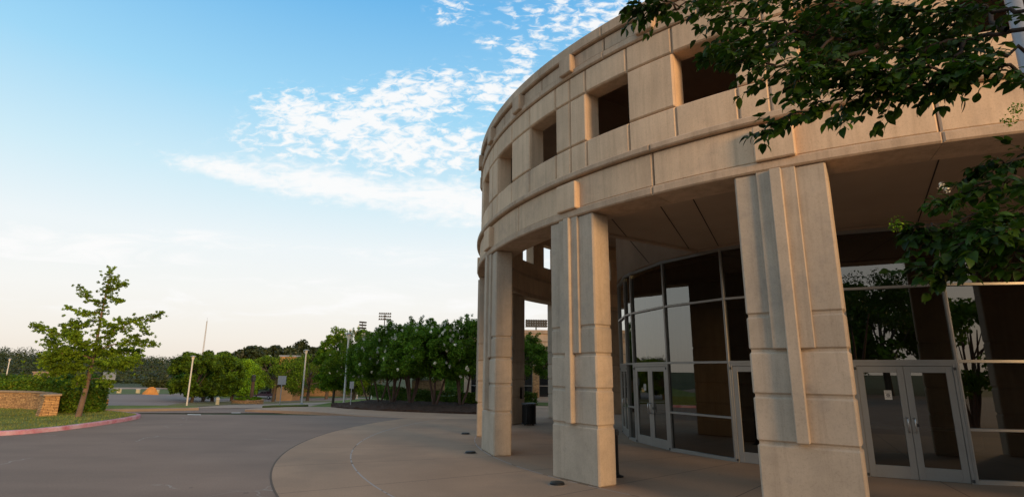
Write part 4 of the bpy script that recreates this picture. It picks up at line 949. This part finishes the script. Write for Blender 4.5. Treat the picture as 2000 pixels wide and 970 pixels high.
def sign(u,v,vt,pw,ph_,label,name='road_sign',plate='signback',Y=None,rz=0,tilt=0,oct_=False,side=-1):
    Y=Y or ground_y(u,v); p=at(u,v,Y); z=T(p.x,Y) if Y>32 or p.x>-16 else .3; h=at(u,vt,Y).z-z; t=thing(name,label,'sign',(p.x,Y,z),rz)
    if tilt: t.rotation_euler=(0,tilt,rz)
    b=MB(); b.box(-.028,.028,-.02,.02,-.1,h,.004); b.build('post','galv',t)
    b=MB()
    if oct_:
        q=[(pw*math.cos(R_(22.5+45*i)),pw*math.sin(R_(22.5+45*i))) for i in range(8)]
        b.add([(x,-.03,h-pw+y_) for x,y_ in q]+[(x,-.022,h-pw+y_) for x,y_ in q],[tuple(range(8)),tuple(range(8,16))[::-1]]+[(i,(i+1)%8,8+(i+1)%8,8+i) for i in range(8)])
    else: b.box(-pw,pw,.021*side-.004,.021*side+.004,h-ph_,h+.02,.003)
    b.build('plate',plate,t); return t
yb=28.6
sg=sign(202,806,727,.33,.47,'pale rectangular road sign seen from the back on a thin pole behind the ginkgo',Y=yb,plate='white')
sign(546,794,734,.30,.60,'grey road sign seen from the back on a verge left of the second lamp',plate='galv')
sign(684,797,745,.13,.42,'small narrow grey sign on a dark pole at the tip of the mulch bed',plate='galv',name='narrow_sign')
Ys=ground_y(677,777); st=sign(677,777,753,.36,.1,'red octagonal stop sign beyond the lamp post near the brick wall',name='stop_sign',plate='red',oct_=True,Y=Ys)
cu=bpy.data.curves.new('word','FONT'); cu.body='STOP'; cu.size=.24; cu.align_x='CENTER'; cu.extrude=.002
w_=bpy.data.objects.new('lettering',cu); COL.objects.link(w_); w_.parent=st; w_.rotation_euler=(R_(90),0,0); w_.location=(0,-.034,at(677,753,Ys).z-T(at(677,777,Ys).x,Ys)-.36-.085); cu.materials.append(MT['white'])
bpy.context.view_layer.update(); me_=bpy.data.meshes.new_from_object(w_.evaluated_get(bpy.context.evaluated_depsgraph_get())); nw=bpy.data.objects.new('lettering',me_); COL.objects.link(nw); nw.parent=st; nw.rotation_euler=w_.rotation_euler; nw.location=w_.location; bpy.data.objects.remove(w_)
# stadium floodlights
def flood(u,vt,vb,Y,wid,rz,label,rows=3,ncol=6):
    p=at(u,vt,Y); z0=T(p.x,Y); t=thing('stadium_light',label,'floodlight',(p.x,Y,z0),rz,'stadium floodlight masts'); H=p.z-z0; hh=(at(u,vt,Y).z-at(u,vb,Y).z)
    b=MB(); b.lathe([(.35,0),(.16,H)],n=10); b.build('mast','dgrey',t)
    for i in range(rows):
        z=H-hh*i/(rows-1) if rows>1 else H; b=MB(); b.box(-wid/2,wid/2,-.08,.08,z-.1,z+.08,.0); bar=b.build('crossbar','dgrey',t)
        for j in range(ncol):
            x=-wid/2+wid*(j+.5)/ncol; b=MB(); 
            b.tube([(x,0,z+.1),(x,-.05,z+.35),(x+.1,-.5,z+.2)],[.10,.3,.36],8); b.build('floodlight_head','dgrey',bar)
    return t
flood(752,613,624,220,5.0,R_(8),'stadium light mast with a wide head of lamps above the crepe myrtles')
flood(708,630,641,240,3.6,R_(50),'stadium light mast turned sideways, smaller and left of the wide one')
flood(1047,628,638,150,6.0,R_(5),'stadium light mast seen over the low building between the columns',ncol=9)
# radio mast
p=at(397,683,700.); tp=at(404.5,620,700.); t=thing('radio_mast','thin distant lattice radio mast rising from the wooded ridge','radio mast',(p.x,700,T(p.x,700)+0)); h=tp.z-t.location.z
b=MB()
for a in (0,2.09,4.19): b.tube([(1.1*math.cos(a),1.1*math.sin(a),0),(.5*math.cos(a),.5*math.sin(a),h*.93)],.16,5)
for i in range(30):
    z=h*.93*i/30; s=1.1-.6*i/30
    for a in (0,2.09,4.19): b.tube([(s*math.cos(a),s*math.sin(a),z),(s*math.cos(a+2.09),s*math.sin(a+2.09),z+h*.031)],.08,4)
b.build('lattice','signback',t); b=MB(); b.tube([(0,0,h*.92),(0,0,h)],.1,5); b.build('antenna','dgrey',t)
# utility pole and wires
Yp=165.; p=at(437,718,Yp); z0=T(p.x,Yp); hz=at(437,705,Yp).z-z0; UP=thing('utility_pole','wooden utility pole with crossarm behind the yellow-green trees','utility pole',(p.x,Yp,z0))
b=MB(); b.lathe([(.32,0),(.25,hz)],n=10); b.build('pole','white',UP); b=MB(); b.box(-1.6,1.6,-.1,.1,hz-1.5,hz-1.25); b.build('crossarm','wood',UP); b=MB(); b.lathe([(.35,hz-2.6),(.35,hz-1.7)],c=(-.8,-.2,0),n=10); b.build('transformer','dgrey',UP)
for i,(v0,v1) in enumerate(((716,712),(724,718),(731,724),(741,731))):
    A=at(-150,v0+0,Yp); B=at(436,v1-5+i,Yp); pts=[A.lerp(B,s/16)+Vector((0,0,-4*1.2*(s/16)*(1-s/16))) for s in range(17)]
    b=MB(); b.tube(pts,.045,4,cap=False); tag(b.build('power_line','dgrey'),('topmost','second','third','lowest')[i]+' of the four thin power lines crossing before the wooded ridge','power line','power lines across the woods')

# ------------------------------------------------------------------ pickup truck
Yt=ground_y(512,779); p=at(512,779,Yt)
TR=thing('pickup_truck','dark maroon and silver pickup truck parked behind the planter','truck',(p.x,Yt+1.5,T(p.x,Yt)),R_(-14))
def prof(mb,P,y0,y1,inset=0.,mi=0):
    n=len(P); mb.add([(x,y0,z) for x,z in P]+[(x,y1,z) for x,z in P],[tuple(range(n)),tuple(range(n,2*n))[::-1]]+[(i,n+i,n+(i+1)%n,(i+1)%n) for i in range(n)],mi)
b=MB(); prof(b,[(-2.8,.75),(-2.85,1.0),(-2.7,1.2),(-1.3,1.3),(.9,1.3),(2.8,1.3),(2.85,.75)],-.95,.95); b.build('body','maroon',TR)
b=MB(); prof(b,[(-2.78,.42),(-2.82,.75),(2.82,.75),(2.78,.45)],-.97,.97); b.build('lower_body','silver',TR)
b=MB(); prof(b,[(-1.35,1.30),(-.6,1.86),(.75,1.88),(.95,1.30)],-.78,.78); b.build('cab','maroon',TR)
for s in (-1,1):
    b=MB(); prof(b,[(-1.1,1.36),(-.55,1.78),(-.02,1.80),(-.02,1.36)],s*.785-.004,s*.785+.004); b.build('window','dglass',TR)
    b=MB(); prof(b,[(.05,1.36),(.05,1.80),(.66,1.80),(.8,1.36)],s*.785-.004,s*.785+.004); b.build('window','dglass',TR)
    b=MB(); b.box(-2.87,-2.80,s*.75-.15,s*.75+.15,.85,1.08,.01); b.build('headlight','lens',TR)
    for x in (-1.85,1.75):
        wv=MB(); wv.tube([(x,s*.80,.38),(x,s*1.0,.38)],.38,18); ww=wv.build('wheel','rubber',TR); rv=MB(); rv.tube([(x,s*1.0,.38),(x,s*1.012,.38)],.21,14); rv.build('rim','silver',ww)
b=MB(); b.box(-2.88,-2.82,-.55,.55,.82,1.08,.01); b.build('grille','dgrey',TR)
b=MB(); q=[(-1.30,-.70,1.36),(-1.30,.70,1.36),(-.68,.66,1.80),(-.68,-.66,1.80)]; b.add([(x-.03,y,z) for x,y,z in q],[(0,1,2,3)]); b.build('windscreen','dglass',TR)

# ------------------------------------------------------------------ trash bin, stanchion
TB=thing('trash_bin','black slatted trash bin with a flat lid standing beyond the columns','trash bin',(.78,24.2,.006))
b=MB(); b.lathe([(.25,.06),(.27,.8)],n=20); b.build('liner','black',TB,smooth=True)
b=MB()
for i in range(26):
    a=2*math.pi*i/26; c,s=math.cos(a),math.sin(a); b.box(.275,.30,-.018,.018,.05,.84,0,fr=lambda v:(v[0]*c-v[1]*s,v[0]*s+v[1]*c,v[2]))
b.lathe([(.305,.05),(.31,.09)],n=26); b.build('slats','black',TB)
b=MB(); b.lathe([(.33,.84),(.33,.89),(.18,.91)],n=26); b.build('lid','dgrey',TB)
b=MB()
for i in range(4):
    a=math.pi/4+i*math.pi/2; b.lathe([(.03,0),(.03,.06)],c=(.24*math.cos(a),.24*math.sin(a),0),n=8)
b.build('feet','black',TB)
x,y=2.33,12.55; ST=thing('ash_post','slim black smoking post standing behind the middle column','ash post',(x,y,.006))
b=MB(); b.lathe([(.13,0),(.13,.02),(.04,.05),(.035,.10)],n=16); b.build('base','black',ST); b=MB(); b.lathe([(.032,.08),(.032,.86)],n=12); b.build('tube','black',ST); b=MB(); b.lathe([(.05,.86),(.06,.93),(.04,.98)],n=12); b.build('top','dgrey',ST)

# ------------------------------------------------------------------ near street-light pole at the right edge
pp=at(1992,60,5.2); LP=thing('light_pole','plain grey metal pole at the top right corner behind the branches','pole',(pp.x,5.2,0))
b=MB(); b.lathe([(.075,.0),(.07,7.5)],n=24); b.build('pole','galv',LP,smooth=True)
b=MB(); b.box(-.16,.16,-.16,.16,0,.03,.005); b.build('base_plate','galv',LP)
b=MB(); b.tube([(0,0,7.45),(0,-.3,7.7),(0,-1.0,7.8)],[.05,.045,.04],10); arm=b.build('arm','galv',LP); b=MB(); b.box(-.15,.15,-1.5,-.9,7.74,7.86,.03); b.build('lamp_head','galv',LP)

# ------------------------------------------------------------------ overhanging crepe myrtle beside the camera
NT=thing('crepe_myrtle','large leafy crepe myrtle overhanging from the right, its dark branches filling the top right','tree',(4.6,1.9,0))
O=Vector(NT.location)
tw=MB(); lv=[]; lf=[]; rl=np.random.default_rng(99); bv=[]; bf=[]
def leafgeo(P,d,nrm,s):
    d=d.normalized(); sd=d.cross(nrm); sd=sd.normalized() if sd.length>1e-4 else d.orthogonal().normalized(); up=sd.cross(d).normalized()
    L_=s; Wd=s*random.uniform(.27,.35); base=len(lv); dr=random.uniform(.05,.3)*s
    prf=[(0,.0,0),(.14,.62,.01),(.38,1,.0),(.66,.82,-.25),(.88,.35,-.65),(1,0,-1)]
    for t,w,z in prf:
        c=P+d*(t*L_)+up*(z*dr)
        if w==0: lv.append(tuple(c))
        else:
            lv.append(tuple(c+sd*(w*Wd)+up*(w*Wd*.25))); lv.append(tuple(c)); lv.append(tuple(c-sd*(w*Wd)+up*(w*Wd*.25)))
    b=base
    lf.append((b,b+1,b+2)); lf.append((b,b+2,b+3))
    for i in range(3):
        q=b+1+3*i
        lf.append((q,q+3,q+4,q+1)); lf.append((q+1,q+4,q+5,q+2))
    q=b+10; e=b+13
    lf.append((q,e,q+1)); lf.append((q+1,e,q+2))
def twig(P,d,length,r0,size,depth=0,dense=1.):
    n=max(4,int(length/.045/ (1.0))); pts=[P]; q=P.copy(); dd=d.normalized()
    for i in range(n):
        dd=(dd+Vector((random.gauss(0,.10),random.gauss(0,.10),random.gauss(0,.08)-.025))).normalized(); q=q+dd*(length/n); pts.append(q.copy())
    tw.tube(pts,[r0*(1-.75*i/n) for i in range(n+1)],5,cap=False)
    for i in range(1,n+1):
        if random.random()>dense: continue
        for s in (-1,1):
            side=dd.cross(Vector((0,0,1))); side=side.normalized() if side.length>.1 else Vector((1,0,0))
            out=(side*s*random.uniform(.6,1)+dd*random.uniform(.3,.9)+Vector((random.gauss(0,.25),random.gauss(0,.25),random.gauss(-.30,.3))))
            nrm=Vector((random.gauss(0,.45),random.gauss(-.2,.45),1)).normalized()
            leafgeo(pts[i]+out.normalized()*.006,out,nrm,size*random.uniform(.6,1.15))
    leafgeo(pts[-1],dd,Vector((0,0,1)),size)
    return pts
def gp3(u,v,Y): return at(u,v,Y)-O
random.seed(12)
# (pixel path, depths, r0, twigs per step, twig length, leaf size, fan down bias)
boughs=[
 ([(2060,60),(1960,62),(1880,75),(1800,95),(1720,90),(1640,70),(1560,55),(1480,40),(1400,25),(1330,10),(1255,5)],(2.9,3.0,3.1,3.1,3.2,3.2,3.3,3.3,3.4,3.4,3.4),.013,46,.34,.072),
 ([(2060,100),(1960,105),(1900,125),(1830,160),(1760,172),(1700,180),(1640,190),(1570,215),(1500,246)],(2.7,2.8,2.8,2.9,2.9,3.0,3.0,3.05,3.1),.010,34,.26,.074),
 ([(1720,90),(1660,110),(1600,125),(1540,135),(1490,120),(1450,110)],(3.2,3.1,3.1,3.0,3.0,3.0),.014,22,.28,.070),
 ([(1560,55),(1520,80),(1490,95),(1440,85),(1400,95)],(3.3,3.2,3.2,3.2,3.2),.011,15,.24,.068),
 ([(2060,20),(1940,18),(1840,20),(1740,15),(1640,5),(1540,-5),(1440,-10)],(2.8,3.0,3.1,3.2,3.3,3.4,3.5),.012,40,.34,.072),
 ([(1960,62),(1920,30),(1860,45),(1780,50),(1700,45),(1620,30)],(3.0,3.3,3.4,3.5,3.6,3.7),.014,32,.34,.072),
 ([(1880,75),(1870,110),(1850,140),(1800,130),(1740,135)],(3.1,3.0,2.9,2.9,2.9),.012,18,.26,.072),
 ([(2060,160),(1990,140),(1930,130),(1900,120)],(2.6,2.7,2.7,2.7),.012,12,.22,.072),
 ([(1330,10),(1290,15),(1262,12),(1238,8)],(3.4,3.4,3.4,3.4),.006,6,.12,.066),
 ([(1640,70),(1600,100),(1560,150),(1590,165)],(3.2,3.1,3.0,3.0),.010,14,.26,.072),
 ([(1760,172),(1740,150),(1700,135),(1660,150)],(2.9,2.9,2.9,2.9),.010,14,.24,.072),
 # right-hand middle mass
 ([(2080,400),(2000,415),(1950,425),(1890,432),(1835,440),(1790,445)],(2.6,2.7,2.7,2.8,2.8,2.85),.014,26,.22,.068),
 ([(2080,470),(2000,470),(1940,480),(1880,500),(1840,520),(1800,530)],(2.5,2.6,2.6,2.65,2.7,2.7),.012,20,.20,.068),
 ([(2080,360),(2010,350),(1960,350),(1900,370),(1860,385)],(2.7,2.8,2.8,2.85,2.9),.012,20,.20,.066),
 ([(2080,300),(2020,300),(1985,310),(1940,320),(1915,330)],(2.8,2.9,2.9,2.95,3.),.010,14,.18,.064),
 ([(2060,540),(2010,500),(1960,470),(1940,440)],(2.5,2.5,2.6,2.6),.010,16,.20,.068),
 ([(2070,430),(1990,445),(1930,455),(1880,470)],(2.4,2.45,2.5,2.5),.010,18,.20,.068),
]
for px,dp,r0,nt_,tl_,sz in boughs:
    P=[Vector(q) for q in catmull([tuple(gp3(u,v,Y)) for (u,v),Y in zip(px,dp)],5)]; m=len(P)
    P=[q+Vector((random.gauss(0,.012),random.gauss(0,.02),random.gauss(0,.012))) for q in P]
    tw.tube(P,[r0*(1-.8*i/(m-1))+.002 for i in range(m)],6,cap=False)
    nt_=int(nt_*(1.9 if px[0][1]<250 and len(px)!=4 else 1.35))
    for j in range(nt_):
        f=.12+.88*j/nt_; i=min(m-2,int(f*(m-1))); q=P[i].lerp(P[i+1],f*(m-1)-i); d=(P[min(m-1,i+2)]-P[max(0,i-1)]).normalized()
        side=d.cross(Vector((0,0,1))).normalized()*random.choice((-1,1))
        dd=d*random.uniform(.4,1.1)+side*random.uniform(.1,.8)+Vector((0,0,random.uniform(-.7,.3)))
        twig(q,dd,tl_*random.uniform(.45,1.1)*(1 if f<.8 else .7),.0022,sz*.98,dense=.93)
    twig(P[-1],P[-1]-P[-3],tl_*.5,.0025,sz)
# limbs that carry the boughs back to the trunk
top=Vector((0,0,3.0))
for px,dp,r0,*_ in boughs:
    if px[0][0]>=2060:
        e=gp3(px[0][0],px[0][1],dp[0]); tw.tube([Vector((random.gauss(0,.05),random.gauss(0,.05),1.6)),top.lerp(e,.35)+Vector((0,0,.1 if e.z>3 else -.5)),top.lerp(e,.7),e],[.04,.022,.016,r0+.002],8,cap=False)
tw.build('branch','twig',NT,smooth=True)
b=MB()
for i in range(3):
    a=i*2.1; b.tube([(.16*math.cos(a),.16*math.sin(a),-.1),(.13*math.cos(a),.13*math.sin(a),.5),(.12*math.cos(a+.4),.12*math.sin(a+.4),1.2),(.3*math.cos(a+.4),.3*math.sin(a+.4),2.2),(.6*math.cos(a+.4),.6*math.sin(a+.4),3.3),(.9*math.cos(a+.3),.9*math.sin(a+.3),4.6)],[.10,.075,.07,.06,.045,.02],10)
b.build('trunk','smooth_bark',NT,smooth=True)
me=bpy.data.meshes.new('crown'); me.from_pydata(lv,[],lf); me.materials.append(MT['leaf_near']); me.polygons.foreach_set('use_smooth',[True]*len(me.polygons)); me.update(); o=bpy.data.objects.new('leaves',me); COL.objects.link(o); o.parent=NT
# the rest of its crown above and to the right, outside the picture
C,Rr=crown_clumps(1.9,1.9,1.3,50,.45,5); C=[(c[0]+1.0,c[1]-.6,c[2]+5.1) for c in C]
V,Fq=leaf_cloud(C,Rr,7000,.05,.9,.5,6); npmesh('crown',V,Fq,'leaf_near',NT)
bc=[gp3(1838,362,2.8),gp3(1850,370,2.8)]
V,Fq=leaf_cloud([tuple(q) for q in bc],[.022]*len(bc),40,.007,1,.5,6); tag(npmesh('blossom',V,Fq,'blossom',NT),kind='stuff')
sb=[gp3(1757,440,2.85),gp3(1750,436,2.85),gp3(1975,165,3.0),gp3(1985,215,3.0),gp3(1970,235,3.0),gp3(1960,480,2.7),gp3(1945,495,2.7)]
V,Fq=leaf_cloud([tuple(q) for q in sb],[.045]*len(sb),500,.008,1,.6,16); tag(npmesh('seed_head',V,Fq,'leaf_bright',NT),kind='stuff')

# ------------------------------------------------------------------ trees behind the camera that the glass mirrors
for i,(x,y,h) in enumerate(((15.5,-3.5,6.0),(21,1.5,6.2),(-9,-9,6.5),(26,-8,6.))):
    make_tree('crepe_myrtle',('crepe myrtle on the near plaza edge mirrored in the right-hand glass','crepe myrtle farther right along the plaza edge, outside the picture','crepe myrtle across the driveway behind the photographer','crepe myrtle at the outer right corner of the plaza')[i],'tree',x,y,h,2.3,None,4,.17,1.2,6000,.11,'leaf_myrtle','smooth_bark',50,.55,130+i,'crepe myrtles round the plaza',cone=.1)
for i in range(16):
    a=R_(150+i*15); rr=85+12*math.sin(i*2.3); x,y=rr*math.cos(a),rr*math.sin(a)
    if a>R_(266) and a<R_(338): continue
    if i==0: base_t=make_tree('background_tree','full dark shade tree in the ring across the road behind the plaza','tree',x,y,9,4.6,None,1,.3,2,4000,.3,'leaf_oak','bark',40,1.3,200,'trees across the road',cone=.1)
    else:
        c=copytree(base_t); c.location=(x,y,0); c.rotation_euler=(0,0,i)
for i,(a,rr,sc) in enumerate(((246,46,1.45),(254,52,1.6),(262,44,1.4),(270,50,1.6),(278,45,1.45),(286,54,1.55))):
    c=copytree(base_t); c.location=(rr*math.cos(R_(a)),rr*math.sin(R_(a)),0); c.rotation_euler=(0,0,i*1.3); c.scale=(sc*.85,sc*.85,sc)
bpy.context.view_layer.update()
